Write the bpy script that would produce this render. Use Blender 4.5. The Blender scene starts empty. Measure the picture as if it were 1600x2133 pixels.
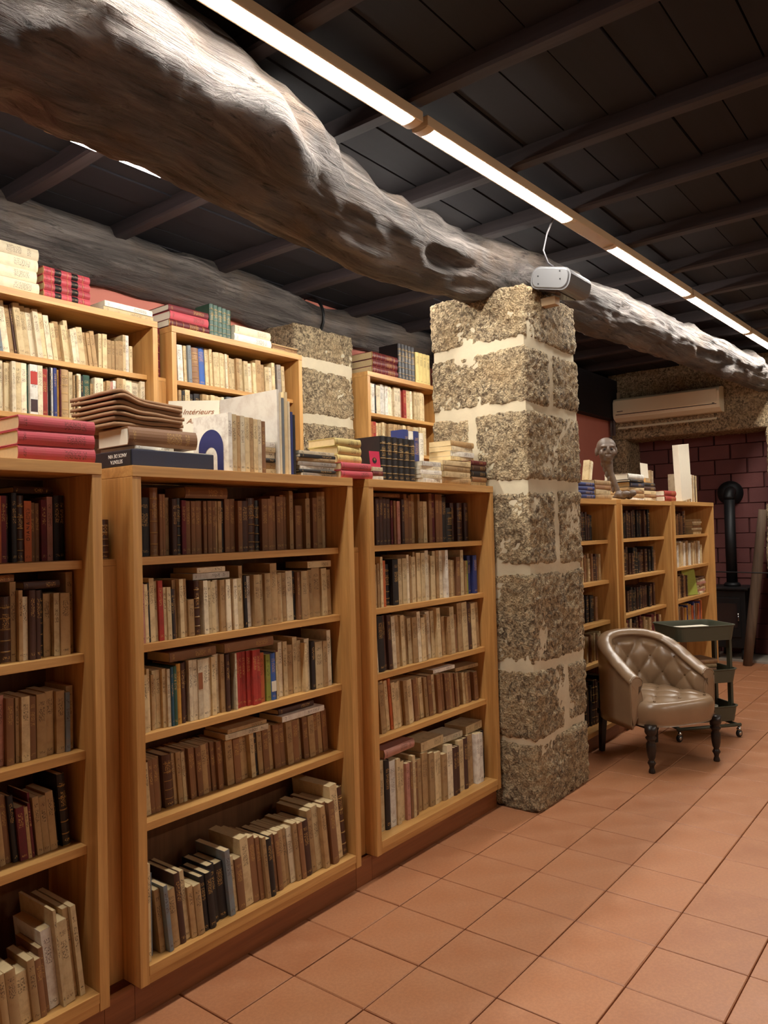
import bpy, bmesh, math, random
from mathutils import Vector, Matrix, noise
random.seed(11)
SC = bpy.context.scene
COL = SC.collection
R = math.radians

# ------------------------------------------------------------------ camera, world, exposure
def _camera():
    yaw, pitch, roll = R(38.37), R(1.388), R(-1.4335)
    f = Vector((math.cos(pitch)*math.cos(yaw), math.cos(pitch)*math.sin(yaw), math.sin(pitch)))
    r0 = Vector((math.sin(yaw), -math.cos(yaw), 0)); u0 = r0.cross(f)
    r = math.cos(roll)*r0 + math.sin(roll)*u0
    u = -math.sin(roll)*r0 + math.cos(roll)*u0
    m = Matrix(((r.x, u.x, -f.x, 0), (r.y, u.y, -f.y, 0), (r.z, u.z, -f.z, 1.5), (0, 0, 0, 1)))
    cd = bpy.data.cameras.new('camera'); co = bpy.data.objects.new('camera', cd); COL.objects.link(co)
    co.matrix_world = m
    cd.sensor_fit = 'HORIZONTAL'; cd.sensor_width = 36.0; cd.lens = 36.0*1591.75/1600.0
    cd.clip_start = 0.05; cd.clip_end = 60
    SC.camera = co
_camera()
W = bpy.data.worlds.new('world'); SC.world = W; W.use_nodes = True
W.node_tree.nodes['Background'].inputs[0].default_value = (1.0, 0.86, 0.72, 1)
W.node_tree.nodes['Background'].inputs[1].default_value = 0.02
SC.view_settings.view_transform = 'Standard'; SC.view_settings.look = 'None'
SC.view_settings.gamma = 1.0; SC.view_settings.use_curve_mapping = False
SC.view_settings.exposure = 0.0
TUBE_POWER = 90.0
TUBE_COLOR = (1.0, 0.94, 0.85)

# ------------------------------------------------------------------ helpers
def lin(c):
    o = []
    for v in c:
        v = v/255.0
        o.append(v/12.92 if v <= 0.04045 else ((v+0.055)/1.055)**2.4)
    return (*o, 1.0)

def put(name, me, mat=None, parent=None, loc=(0,0,0), rot=(0,0,0), smooth=False):
    o = bpy.data.objects.new(name, me); COL.objects.link(o)
    if mat is not None and not me.materials: me.materials.append(mat)
    o.location = loc; o.rotation_euler = rot
    if parent is not None: o.parent = parent
    if smooth:
        me.polygons.foreach_set('use_smooth', [True]*len(me.polygons))
    return o

def mk(name, V, F, mat=None, parent=None, loc=(0,0,0), rot=(0,0,0), smooth=False):
    me = bpy.data.meshes.new(name); me.from_pydata([tuple(v) for v in V], [], F); me.update()
    return put(name, me, mat, parent, loc, rot, smooth)

def empty(name, loc=(0,0,0), rot=(0,0,0)):
    o = bpy.data.objects.new(name, None); COL.objects.link(o); o.location = loc; o.rotation_euler = rot
    o.empty_display_size = 0.1
    return o

def tag(o, label=None, cat=None, group=None, kind=None):
    if label: o['label'] = label
    if cat: o['category'] = cat
    if group: o['group'] = group
    if kind: o['kind'] = kind
    return o

def boxVF(a, b):
    x0, y0, z0 = a; x1, y1, z1 = b
    V = [(x0,y0,z0),(x1,y0,z0),(x1,y1,z0),(x0,y1,z0),(x0,y0,z1),(x1,y0,z1),(x1,y1,z1),(x0,y1,z1)]
    F = [(0,3,2,1),(4,5,6,7),(0,1,5,4),(1,2,6,5),(2,3,7,6),(3,0,4,7)]
    return V, F

def box(name, a, b, mat, parent=None, bev=0.0, loc=(0,0,0), rot=(0,0,0)):
    V, F = boxVF(a, b)
    if bev <= 0: return mk(name, V, F, mat, parent, loc, rot)
    bm = bmesh.new(); vs = [bm.verts.new(v) for v in V]
    for f in F: bm.faces.new([vs[i] for i in f])
    bmesh.ops.bevel(bm, geom=list(bm.edges), offset=bev, segments=2, affect='EDGES', profile=0.6)
    me = bpy.data.meshes.new(name); bm.to_mesh(me); bm.free()
    return put(name, me, mat, parent, loc, rot)

def latheVF(prof, n=20, cap=True):
    V, F = [], []
    for r, z in prof:
        for i in range(n):
            a = 2*math.pi*i/n; V.append((r*math.cos(a), r*math.sin(a), z))
    m = len(prof)
    for j in range(m-1):
        for i in range(n):
            k = (i+1) % n
            F.append((j*n+i, j*n+k, (j+1)*n+k, (j+1)*n+i))
    if cap:
        F.append(tuple(range(n-1, -1, -1))); F.append(tuple((m-1)*n+i for i in range(n)))
    return V, F

def lathe(name, prof, mat, parent=None, loc=(0,0,0), rot=(0,0,0), n=20):
    V, F = latheVF(prof, n)
    return mk(name, V, F, mat, parent, loc, rot, True)

def tubeVF(pts, r, n=10):
    pts = [Vector(p) for p in pts]; V, F = [], []
    rr = r if isinstance(r, (list, tuple)) else [r]*len(pts)
    up = Vector((0,0,1))
    for i, p in enumerate(pts):
        d = (pts[min(i+1, len(pts)-1)] - pts[max(i-1, 0)]).normalized()
        a = d.cross(up)
        if a.length < 1e-3: a = d.cross(Vector((1,0,0)))
        a.normalize(); b = a.cross(d)
        for k in range(n):
            t = 2*math.pi*k/n; V.append(p + (a*math.cos(t) + b*math.sin(t))*rr[i])
    for i in range(len(pts)-1):
        for k in range(n):
            q = (k+1) % n
            F.append((i*n+k, (i+1)*n+k, (i+1)*n+q, i*n+q))
    F.append(tuple(range(n))); F.append(tuple((len(pts)-1)*n+k for k in range(n-1, -1, -1)))
    return V, F

def tube(name, pts, r, mat, parent=None, n=10, loc=(0,0,0), rot=(0,0,0)):
    V, F = tubeVF(pts, r, n)
    return mk(name, V, F, mat, parent, loc, rot, True)

def fbm(p, oct=3):
    s, a, q = 0.0, 1.0, Vector(p)
    for _ in range(oct):
        s += a*noise.noise(q); a *= 0.5; q = q*2.03
    return s

# ------------------------------------------------------------------ materials
class NT:
    def __init__(self, name):
        self.m = bpy.data.materials.new(name); self.m.use_nodes = True
        self.t = self.m.node_tree; self.n = self.t.nodes
        self.b = self.n['Principled BSDF']
    def add(self, ty, **kw):
        n = self.n.new(ty)
        for k, v in kw.items(): setattr(n, k, v)
        return n
    def link(self, a, b): self.t.links.new(a, b)
    def val(self, sock, v): sock.default_value = v
    def math(self, op, a, b=None, c=None):
        n = self.add('ShaderNodeMath', operation=op)
        for i, x in enumerate((a, b, c)):
            if x is None: continue
            if isinstance(x, (int, float)): n.inputs[i].default_value = x
            else: self.link(x, n.inputs[i])
        return n.outputs[0]
    def mix(self, fac, a, b, blend='MIX'):
        n = self.add('ShaderNodeMix', data_type='RGBA', blend_type=blend)
        for s, x in ((n.inputs[0], fac), (n.inputs[6], a), (n.inputs[7], b)):
            if isinstance(x, (int, float)): s.default_value = x
            elif isinstance(x, tuple): s.default_value = x
            else: self.link(x, s)
        return n.outputs[2]
    def coord(self, which='Object', scale=(1,1,1), loc=(0,0,0)):
        tc = self.add('ShaderNodeTexCoord'); mp = self.add('ShaderNodeMapping')
        mp.inputs['Scale'].default_value = scale; mp.inputs['Location'].default_value = loc
        self.link(tc.outputs[which], mp.inputs[0]); return mp.outputs[0]
    def noise(self, vec, scale, detail=4, rough=0.6, dist=0.0):
        n = self.add('ShaderNodeTexNoise'); n.inputs['Scale'].default_value = scale
        n.inputs['Detail'].default_value = detail; n.inputs['Roughness'].default_value = rough
        n.inputs['Distortion'].default_value = dist
        if vec is not None: self.link(vec, n.inputs['Vector'])
        return n.outputs['Fac']
    def ramp(self, fac, stops, interp='LINEAR'):
        n = self.add('ShaderNodeValToRGB'); n.color_ramp.interpolation = interp
        e = n.color_ramp.elements
        while len(e) < len(stops): e.new(0.5)
        for i, (p, c) in enumerate(stops):
            e[i].position = p; e[i].color = c if isinstance(c, tuple) else (c, c, c, 1)
        self.link(fac, n.inputs[0]); return n.outputs[0]
    def bump(self, h, strength=0.3, dist=0.01):
        n = self.add('ShaderNodeBump'); n.inputs['Strength'].default_value = strength
        n.inputs['Distance'].default_value = dist
        self.link(h, n.inputs['Height']); self.link(n.outputs[0], self.b.inputs['Normal'])
    def col(self, c):
        if isinstance(c, tuple): self.b.inputs['Base Color'].default_value = c
        else: self.link(c, self.b.inputs['Base Color'])
    def rough(self, v): self.b.inputs['Roughness'].default_value = v
    def rnd(self): return self.add('ShaderNodeObjectInfo').outputs['Random']

def plain(name, rgb, rough=0.6, metal=0.0, var=0.12, scale=18.0, bump=0.0):
    t = NT(name); c = lin(rgb); v = t.coord()
    n = t.noise(v, scale, 5, 0.6)
    t.col(t.mix(n, tuple(x*(1-var) for x in c[:3])+(1,), tuple(min(1, x*(1+var)) for x in c[:3])+(1,)))
    t.rough(rough); t.b.inputs['Metallic'].default_value = metal
    if bump: t.bump(t.noise(v, scale*4, 6, 0.6), bump, 0.004)
    return t.m

def wood(name, dark, light, grain_axis='Z', rough=0.42, scale=1.0, bump=0.04):
    t = NT(name)
    s = {'X': (1.2, 22, 22), 'Y': (22, 1.2, 22), 'Z': (22, 22, 1.2)}[grain_axis]
    v = t.coord('Object', tuple(x*scale for x in s))
    rn = t.rnd()
    vv = t.add('ShaderNodeVectorMath', operation='ADD'); t.link(v, vv.inputs[0])
    cb = t.add('ShaderNodeCombineXYZ'); t.link(t.math('MULTIPLY', rn, 37.0), cb.inputs[0]); t.link(t.math('MULTIPLY', rn, 11.0), cb.inputs[2])
    t.link(cb.outputs[0], vv.inputs[1])
    n1 = t.noise(vv.outputs[0], 1.0, 6, 0.65, 0.6)
    n2 = t.noise(vv.outputs[0], 5.0, 3, 0.5)
    base = t.ramp(n1, [(0.32, lin(dark)), (0.62, lin(light))])
    fine = t.ramp(n2, [(0.35, 0.86), (0.6, 1.0)])
    c = t.mix(0.6, base, fine, 'MULTIPLY')
    t.col(c); t.rough(rough); t.bump(n2, bump, 0.002)
    return t.m

M = {}
M['shelf_v'] = wood('honey_wood_upright', (182,130,70), (216,166,100), 'Z')
M['shelf_h'] = wood('honey_wood_board', (182,130,70), (216,166,100), 'X')
M['shelf_back'] = wood('honey_wood_backing', (96,62,40), (118,80,52), 'Z')
M['plinth'] = wood('brown_wood_plinth', (118,66,34), (142,84,46), 'X')
M['joist'] = wood('dark_joist_wood', (40,33,36), (58,49,52), 'Y', 0.7, 0.6, 0.15)
M['plank'] = wood('dark_plank_wood', (13,12,20), (21,19,29), 'X', 0.8, 0.5, 0.1)
M['plaster_pink'] = plain('pink_plaster', (206,128,112), 0.85, 0, 0.06, 6, 0.05)
M['plaster_pale'] = plain('pale_plaster', (190,172,150), 0.9, 0, 0.08, 5, 0.08)
M['paper'] = plain('page_paper', (206,182,138), 0.9, 0, 0.14, 60)
M['paper_white'] = plain('white_paper', (232,224,204), 0.85, 0, 0.05, 40)
M['paper_brown'] = plain('browned_paper', (148,112,80), 0.9, 0, 0.22, 50)
M['black_iron'] = plain('black_iron', (22,22,24), 0.5, 0.3, 0.3, 20, 0.05)
M['cream_metal'] = plain('cream_enamel', (196,168,132), 0.45, 0, 0.06, 8)
M['grey_metal'] = plain('grey_housing', (126,126,128), 0.4, 0.4, 0.05, 10)
M['dark_glass'] = plain('dark_glass', (40,34,36), 0.15, 0, 0.1, 10)
M['cable'] = plain('grey_cable', (92,88,92), 0.6)
M['ac_white'] = plain('ivory_plastic', (246,236,206), 0.4, 0, 0.03, 6)
M['ac_dark'] = plain('dark_brown_plastic', (60,48,38), 0.6)  # even dark brown for outlet slot, indicator and badge
M['trolley'] = plain('olive_enamel', (78,80,66), 0.45, 0.1, 0.08, 10)
M['chrome'] = plain('chrome', (200,200,200), 0.15, 1.0, 0.02, 10)
M['rubber'] = plain('black_rubber', (22,20,20), 0.6)
M['leg_wood'] = plain('ebonised_leg_wood', (34,24,20), 0.35, 0, 0.3, 30)
M['brass'] = plain('brass_button', (110,84,54), 0.35, 0.4, 0.1, 30)
M['hearth'] = plain('hearth_slab', (150,140,128), 0.8, 0, 0.15, 12, 0.1)
M['pole'] = wood('weathered_pole_wood', (70,54,42), (104,84,66), 'Z', 0.8, 0.8, 0.2)
M['carved'] = plain('carved_grey_brown_wood', (98,82,70), 0.5, 0, 0.35, 26, 0.25)
M['ink_white'] = plain('white_lettering', (235,230,220), 0.7)
M['ink_brown'] = plain('brown_lettering', (150,92,56), 0.8)
M['ink_black'] = plain('black_lettering', (30,26,26), 0.8)
M['arch_blue'] = plain('blue_printed_arch', (40,48,104), 0.6)

def m_log():
    t = NT('grey_log_wood')
    v = t.coord('Object', (0.9, 6, 6)); v2 = t.coord('Object', (3, 3, 3)); v3 = t.coord('Object', (1.6, 40, 40))
    n1 = t.noise(v, 1.0, 8, 0.62, 1.2); n2 = t.noise(v2, 1.0, 5, 0.6); n3 = t.noise(v3, 1.0, 6, 0.7, 0.8)
    base = t.ramp(n1, [(0.30, lin((46,42,41))), (0.48, lin((90,83,80))), (0.64, lin((126,118,113)))])
    patch = t.ramp(n2, [(0.50, 0.0), (0.66, 1.0)])
    c = t.mix(t.math('MULTIPLY', patch, 0.45), base, lin((116,94,74)))
    crack = t.ramp(n3, [(0.34, 0.12), (0.45, 1.0)])
    c = t.mix(0.85, c, crack, 'MULTIPLY')
    t.col(c); t.rough(0.72)
    t.bump(t.math('ADD', t.math('MULTIPLY', n3, 1.0), t.math('MULTIPLY', n1, 1.6)), 1.0, 0.03)
    return t.m
M['log'] = m_log()

def m_granite(name, pale, dark, warm):
    t = NT(name)
    v = t.coord('Object')
    vo = t.add('ShaderNodeTexVoronoi'); vo.inputs['Scale'].default_value = 95; t.link(v, vo.inputs['Vector'])
    n1 = t.noise(v, 36, 6, 0.74, 1.0); n2 = t.noise(v, 5, 4, 0.6); n3 = t.noise(v, 150, 3, 0.6)
    c = t.ramp(n1, [(0.37, lin(dark)), (0.47, lin(tuple((a+b)//2 for a, b in zip(pale, dark)))), (0.56, lin(pale))])
    c = t.mix(t.math('MULTIPLY', t.ramp(n2, [(0.45, 0.0), (0.7, 1.0)]), 0.5), c, lin(warm))
    sp = t.ramp(n3, [(0.36, 0.35), (0.46, 1.0)])
    c = t.mix(0.7, c, sp, 'MULTIPLY')
    t.col(c); t.rough(0.9)
    h = t.math('ADD', t.math('MULTIPLY', n1, 1.0), t.math('MULTIPLY', vo.outputs['Distance'], 0.5))
    t.bump(h, 1.0, 0.03)
    return t.m
M['granite'] = m_granite('beige_granite', (228,206,166), (92,74,56), (216,182,132))
M['mortar'] = plain('pale_mortar', (206,194,166), 0.9, 0, 0.16, 9, 0.35)

def m_tile():
    t = NT('terracotta_tile')
    rn = t.rnd(); v = t.coord('Object'); tc = t.add('ShaderNodeTexCoord')
    n1 = t.noise(v, 7, 5, 0.6); n2 = t.noise(v, 90, 4, 0.7)
    a = t.mix(rn, lin((166,106,70)), lin((182,122,84)))
    b = t.mix(t.ramp(n1, [(0.3, 0.0), (0.7, 1.0)]), a, lin((186,130,92)))
    c = t.mix(t.math('MULTIPLY', t.ramp(n2, [(0.42, 1.0), (0.6, 0.0)]), 0.22), b, lin((132,84,60)))
    t.col(c)
    t.link(t.ramp(n1, [(0.3, 0.36), (0.7, 0.52)]), t.b.inputs['Roughness'])
    t.bump(t.math('ADD', n2, t.math('MULTIPLY', n1, 2.0)), 0.12, 0.003)
    return t.m
M['tile'] = m_tile()
M['grout'] = plain('brown_grout', (124,82,60), 0.9, 0, 0.2, 30)

def m_brick():
    t = NT('oxblood_painted_brick')
    rn = t.rnd(); v = t.coord(); n = t.noise(v, 14, 5, 0.65)
    a = t.mix(rn, lin((104,56,54)), lin((116,64,60)))
    t.col(t.mix(t.math('MULTIPLY', n, 0.6), a, lin((90,48,48)))); t.rough(0.7); t.bump(n, 0.4, 0.01)
    return t.m
M['brick'] = m_brick()

def m_leather():
    t = NT('bronze_leather')
    v = t.coord(); n = t.noise(v, 9, 5, 0.6); n2 = t.noise(v, 160, 4, 0.6)
    t.col(t.mix(n, lin((126,100,76)), lin((160,132,102))))
    t.rough(0.29); t.b.inputs['Specular IOR Level'].default_value = 0.7
    t.bump(n2, 0.12, 0.002)
    return t.m
M['leather'] = m_leather()

def m_emit():
    t = NT('fluorescent_glow')
    t.n.remove(t.b); e = t.add('ShaderNodeEmission'); e.inputs[0].default_value = (*TUBE_COLOR, 1); e.inputs[1].default_value = TUBE_POWER
    t.link(e.outputs[0], t.n['Material Output'].inputs[0]); return t.m
M['tube'] = m_emit()

PAL = {'c': (214,192,148), 'i': (230,216,184), 't': (178,146,102), 'b': (138,98,66), 'd': (74,46,36), 'k': (30,26,28), 'w': (236,232,220),
       'g': (156,148,138), 'r': (166,52,42), 'm': (104,32,40), 'n': (40,52,112), 'u': (46,92,168), 'e': (46,84,68), 'o': (190,98,52),
       'y': (196,146,62), 'p': (196,140,124), 'l': (148,158,66), 's': (118,128,134), 'h': (36,88,112), 'a': (212,190,120), 'q': (186,72,84)}
WORD = {'c': 'cream', 'i': 'ivory', 't': 'tan', 'b': 'brown', 'd': 'dark brown', 'k': 'black', 'w': 'white', 'g': 'grey', 'r': 'red', 'm': 'maroon',
        'n': 'navy', 'u': 'bright blue', 'e': 'green', 'o': 'orange', 'y': 'ochre', 'p': 'pinkish', 'l': 'lime', 's': 'slate grey', 'h': 'teal', 'a': 'pale yellow', 'q': 'rose red'}
COVER = {}
def cover(code, style):
    key = code+style
    if key in COVER: return COVER[key]
    t = NT('book_cover_%s_%s' % (WORD[code].replace(' ', '_'), {'P': 'paper', 'H': 'cloth', 'L': 'leather', 'X': 'plain'}[style]))
    c = lin(PAL[code]); rn = t.rnd(); lum = sum(PAL[code])/3
    v = t.coord('Object')
    off = t.add('ShaderNodeCombineXYZ'); t.link(t.math('MULTIPLY', rn, 53.0), off.inputs[0]); t.link(t.math('MULTIPLY', rn, 17.0), off.inputs[2])
    va = t.add('ShaderNodeVectorMath', operation='ADD'); t.link(v, va.inputs[0]); t.link(off.outputs[0], va.inputs[1]); vv = va.outputs[0]
    n1 = t.noise(vv, 22, 5, 0.65)
    k = t.math('MULTIPLY_ADD', rn, 0.34, 0.80)
    kc = t.add('ShaderNodeCombineColor'); [t.link(k, kc.inputs[i]) for i in range(3)]
    col = t.mix(1.0, c, kc.outputs[0], 'MULTIPLY')
    stain = t.ramp(n1, [(0.46, 0.0), (0.72, 1.0)])
    col = t.mix(t.math('MULTIPLY', stain, 0.5 if style == 'P' else 0.25), col, lin((134,92,56)) if lum > 90 else lin((58,40,32)))
    if style != 'X':
        tc = t.add('ShaderNodeTexCoord'); sp = t.add('ShaderNodeSeparateXYZ'); t.link(tc.outputs['Generated'], sp.inputs[0])
        gx, gy, gz = sp.outputs
        spine = t.math('LESS_THAN', gy, 0.06)
        inx = t.math('MULTIPLY', t.math('GREATER_THAN', gx, 0.2), t.math('LESS_THAN', gx, 0.8))
        s1 = t.math('MULTIPLY_ADD', rn, 0.14, 0.50)
        zt = t.math('MULTIPLY', t.math('GREATER_THAN', gz, s1), t.math('LESS_THAN', gz, t.math('ADD', s1, 0.22)))
        za = t.math('MULTIPLY', t.math('GREATER_THAN', gz, 0.82), t.math('LESS_THAN', gz, 0.88))
        zb = t.math('MULTIPLY', t.math('GREATER_THAN', gz, 0.06), t.math('LESS_THAN', gz, 0.10))
        zone = t.math('MAXIMUM', zt, t.math('MAXIMUM', za, zb))
        mp = t.add('ShaderNodeMapping'); mp.inputs['Scale'].default_value = (420, 0, 190); t.link(vv, mp.inputs[0])
        tx = t.math('GREATER_THAN', t.noise(mp.outputs[0], 1.0, 1, 0.5), 0.53)
        f = t.math('MULTIPLY', t.math('MULTIPLY', spine, inx), t.math('MULTIPLY', zone, tx))
        ink = lin((60,40,30)) if lum > 110 else lin((196,156,88))
        col = t.mix(t.math('MULTIPLY', f, 0.7), col, ink)
        if style == 'L':
            fr = t.math('FRACT', t.math('MULTIPLY', gz, 6.0))
            bl = t.math('MULTIPLY', t.math('LESS_THAN', fr, 0.09), spine)
            col = t.mix(t.math('MULTIPLY', bl, 0.65), col, lin((186,144,76)))
    t.col(col); t.rough({'P': 0.75, 'H': 0.6, 'L': 0.38, 'X': 0.6}[style])
    t.bump(t.noise(vv, 140, 3, 0.6), 0.12, 0.002)
    COVER[key] = t.m
    return t.m

# ------------------------------------------------------------------ setting
def structure(o):
    o['kind'] = 'structure'; return o

floor = structure(box('floor', (-3.0, -3.4, -0.12), (9.6, 4.6, -0.012), M['grout']))
PX, PY, OX, OY = 0.2955, 0.307, 2.143, 0.981
_tiles = {}
for i in range(-5, 23):
    for j in range(-5, 4):
        x0, y0 = OX+i*PX, OY+j*PY
        if y0 < -0.62 and x0 > 5: continue
        k = (i*3+j) % 4
        if k not in _tiles:
            V, F = boxVF((0.0022, 0.0022, -0.012), (PX-0.0022, PY-0.0022, 0.0))
            bm = bmesh.new(); vs = [bm.verts.new(v) for v in V]
            for f in F: bm.faces.new([vs[q] for q in f])
            top = [e for e in bm.edges if all(v.co.z > -0.001 for v in e.verts)]
            bmesh.ops.bevel(bm, geom=top, offset=0.0018+0.0005*k, segments=1, affect='EDGES')
            me = bpy.data.meshes.new('tile'); bm.to_mesh(me); bm.free(); me.materials.append(M['tile']); _tiles[k] = me
        o = put('tile', _tiles[k], None, floor, (x0, y0, 0.0004*math.sin(i*2.1+j*3.7)-0.0005))
# floor beyond the laid tiles
rest = box('plain_floor', (-3.0, -3.4, -0.012), (9.6, OY-5*PY, -0.002), M['tile'], floor)
rest2 = box('plain_floor', (-3.0, OY-5*PY, -0.012), (OX-5*PX, 4.6, -0.002), M['tile'], floor)
rest3 = box('plain_floor', (OX-5*PX, OY+4*PY, -0.012), (9.6, 4.6, -0.002), M['tile'], floor)

ceiling = structure(box('ceiling', (-3.0, -3.4, 3.345), (9.6, 4.6, 3.5), M['plank']))
for i in range(0, 38):
    y0 = -3.3 + i*0.206
    box('plank', (-2.9, y0+0.004, 3.275+0.004*math.sin(i*2.3)), (9.3, y0+0.202, 3.344), M['plank'], ceiling)
jx = [-0.85, -0.15, 0.55, 1.22, 1.90, 2.52, 3.28, 3.93, 4.65, 5.33, 6.02, 6.72, 7.42, 8.12]
for i, x in enumerate(jx):
    V, F = [], []
    n = 40
    for k in range(n+1):
        y = -3.3 + 7.6*k/n
        wob = 0.012*noise.noise((x*3, y*0.9, 1.0)); wz = 0.012*noise.noise((x*3, y*1.3, 7.0))
        hw = 0.037 + 0.006*noise.noise((x*5, y*0.7, 3.0))
        for (sx, z) in ((-1, 3.285), (-1, 3.212+wz), (-0.8, 3.200+wz), (0.8, 3.200+wz), (1, 3.212+wz), (1, 3.285)):
            V.append((x-0.045+wob+sx*hw, y, z))
    for k in range(n):
        for q in range(6):
            a, b = k*6+q, k*6+(q+1) % 6
            F.append((a, b, b+6, a+6))
    F.append(tuple(range(5, -1, -1))); F.append(tuple(n*6+q for q in range(6)))
    mk('joist', V, F, M['joist'], ceiling)

structure(box('wall_back', (-3.0, 4.02, 0), (9.6, 4.5, 3.40), M['plaster_pink']))
structure(box('wall_left', (-3.1, -3.4, 0), (-2.95, 4.5, 3.40), M['plaster_pale']))
structure(box('wall_front', (-3.0, -3.5, 0), (9.6, -3.35, 3.40), M['plaster_pale']))
wr = structure(box('wall_recess', (5.7, 3.5, 0), (8.8, 3.62, 2.73), M['plaster_pink']))
structure(box('trim_1', (5.55, 3.40, 2.73), (8.95, 3.70, 3.2), M['plank'], None, 0.01))

def rough_block(name, a, b, mat, parent, r=0.03, amp=0.007, grid=0.02, seed=0.0, coarse=0.012, skip=()):
    a, b = Vector(a), Vector(b); V, F = [], []
    ia, ib = a+Vector((r, r, r)), b-Vector((r, r, r))
    def face(ax, side):
        u, v = [q for q in range(3) if q != ax]
        nu = max(2, int((b[u]-a[u])/grid)); nv = max(2, int((b[v]-a[v])/grid))
        base = len(V)
        for i in range(nu+1):
            for j in range(nv+1):
                p = Vector((0, 0, 0)); p[ax] = b[ax] if side else a[ax]
                p[u] = a[u]+(b[u]-a[u])*i/nu; p[v] = a[v]+(b[v]-a[v])*j/nv
                q = Vector([min(max(p[k], ia[k]), ib[k]) for k in range(3)])
                d = (p-q); d.normalize()
                s = p*1.0 + Vector((seed, seed*0.7, seed*1.3))
                h = coarse*fbm(s*4.0, 2) + amp*(fbm(s*34.0, 2)) + amp*0.7*noise.noise(s*70.0)
                V.append(q + d*(r+h))
        for i in range(nu):
            for j in range(nv):
                q0 = base+i*(nv+1)+j; quad = (q0, q0+nv+1, q0+nv+2, q0+1)
                flip = (ax == 1) ^ (side == 0)
                F.append(quad[::-1] if flip else quad)
    for ax in range(3):
        for side in (0, 1):
            if (ax, side) not in skip: face(ax, side)
    return mk(name, V, F, mat, parent, smooth=True)

def pillar(label, x0, x1, y0, y1, top, courses, grid):
    root = empty('stone_pillar', ((x0+x1)/2, (y0+y1)/2, 0))
    tag(root, label, 'pillar')
    cx, cy = (x0+x1)/2, (y0+y1)/2
    rough_block('mortar', (x0+0.007-cx, y0+0.007-cy, 0), (x1-0.007-cx, y1-0.007-cy, top-0.12), M['mortar'], root, 0.02, 0.003, 0.03, 3.3, 0.007)
    s = 1.0
    for (xa, xb, ya, yb, za, zb) in courses:
        rough_block('stone', (xa-cx, ya-cy, za), (xb-cx, yb-cy, zb), M['granite'], root, 0.018, 0.009, grid, s, 0.010, skip=((2, 0),) if za < 0.05 else ())
        s += 2.7
    return root

PX0, PX1, PY0, PY1 = 3.63, 4.285, 1.895, 2.50
pillar('thick rough granite pillar with pale mortar joints carrying the nearest log beam', PX0, PX1, PY0, PY1, 2.80, [
    (PX0, PX1, PY0, PY1, 2.515, 2.80),
    (PX0, 3.905, PY0, PY1, 2.165, 2.465), (3.960, PX1, PY0, PY1, 2.170, 2.470),
    (PX0, PX1, PY0, 2.215, 1.755, 2.125), (PX0, PX1, 2.26, PY1, 1.745, 2.115),
    (PX0, 3.930, PY0, PY1, 1.300, 1.690), (3.985, PX1, PY0, PY1, 1.290, 1.700),
    (PX0, PX1, PY0, PY1, 0.770, 1.250),
    (PX0, 3.990, PY0, PY1, 0.375, 0.735), (4.045, PX1, PY0, PY1, 0.40, 0.715),
    (PX0, PX1, PY0, PY1, 0.0, 0.355)], 0.0135)
pillar('shorter granite pillar between the tall back bookcases', 3.735, 4.355, 3.70, 4.018, 2.95, [
    (3.735, 4.355, 3.70, 4.018, 2.725, 2.955),
    (3.735, 4.355, 3.70, 4.018, 2.33, 2.655),
    (3.735, 4.355, 3.70, 4.018, 1.93, 2.265),
    (3.735, 4.355, 3.70, 4.018, 1.40, 1.87),
    (3.735, 4.355, 3.70, 4.018, 0.70, 1.35),
    (3.735, 4.355, 3.70, 4.018, 0.0, 0.65)], 0.02)

# far wall: granite surround, brick lined fireplace recess
wf = structure(empty('wall_far', (8.8, 0, 0)))
rough_block('lintel', (0.0, 1.55, 2.49), (0.5, 3.52, 3.38), M['granite'], wf, 0.03, 0.008, 0.03, 5, 0.012)
rough_block('jamb', (0.0, 3.31, 0.0), (0.5, 3.55, 2.50), M['granite'], wf, 0.03, 0.008, 0.03, 7, 0.012)
for k, (za, zb) in enumerate(((0, 0.8), (0.8, 1.7), (1.7, 2.5))):
    rough_block('jamb', (-0.02, 1.35, za), (0.5, 1.83+0.02*math.sin(k*2), zb), M['granite'], wf, 0.04, 0.010, 0.03, 9+k, 0.02)
box('stone_face', (0.03, -3.4, 0.0), (0.5, 1.40, 3.4), M['granite'], wf)
box('brick_backing', (0.46, 1.4, 0.0), (0.55, 3.5, 2.7), M['brick'], wf)
_bm = {}
row = 0; z = 0.03
while z < 2.62:
    y = 1.42 - (0.17 if row % 2 else 0.0)
    while y < 3.42:
        ya, yb = max(y, 1.42), min(y+0.335, 3.42)
        if yb-ya > 0.05:
            key = round(yb-ya, 2)
            if key not in _bm:
                V, F = boxVF((0, 0, 0), (0.045, yb-ya-0.006, 0.162))
                bm = bmesh.new(); vs = [bm.verts.new(v) for v in V]
                for f in F: bm.faces.new([vs[q] for q in f])
                bmesh.ops.bevel(bm, geom=list(bm.edges), offset=0.004, segments=1, affect='EDGES')
                me = bpy.data.meshes.new('brick'); bm.to_mesh(me); bm.free(); me.materials.append(M['brick']); _bm[key] = me
            put('brick', _bm[key], None, wf, (0.42+0.006*math.sin(row*5.1+y*9), ya, z))
        y += 0.345
    z += 0.168; row += 1
tag(box('hearth_slab', (8.78, 1.3, -0.01), (9.3, 3.5, 0.025), M['hearth'], None, 0.006), 'grey stone hearth slab under the black stove', 'hearth')
structure(box('wall_far_outer', (9.36, -3.4, 0), (9.6, 4.5, 3.4), M['plaster_pale']))

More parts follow.
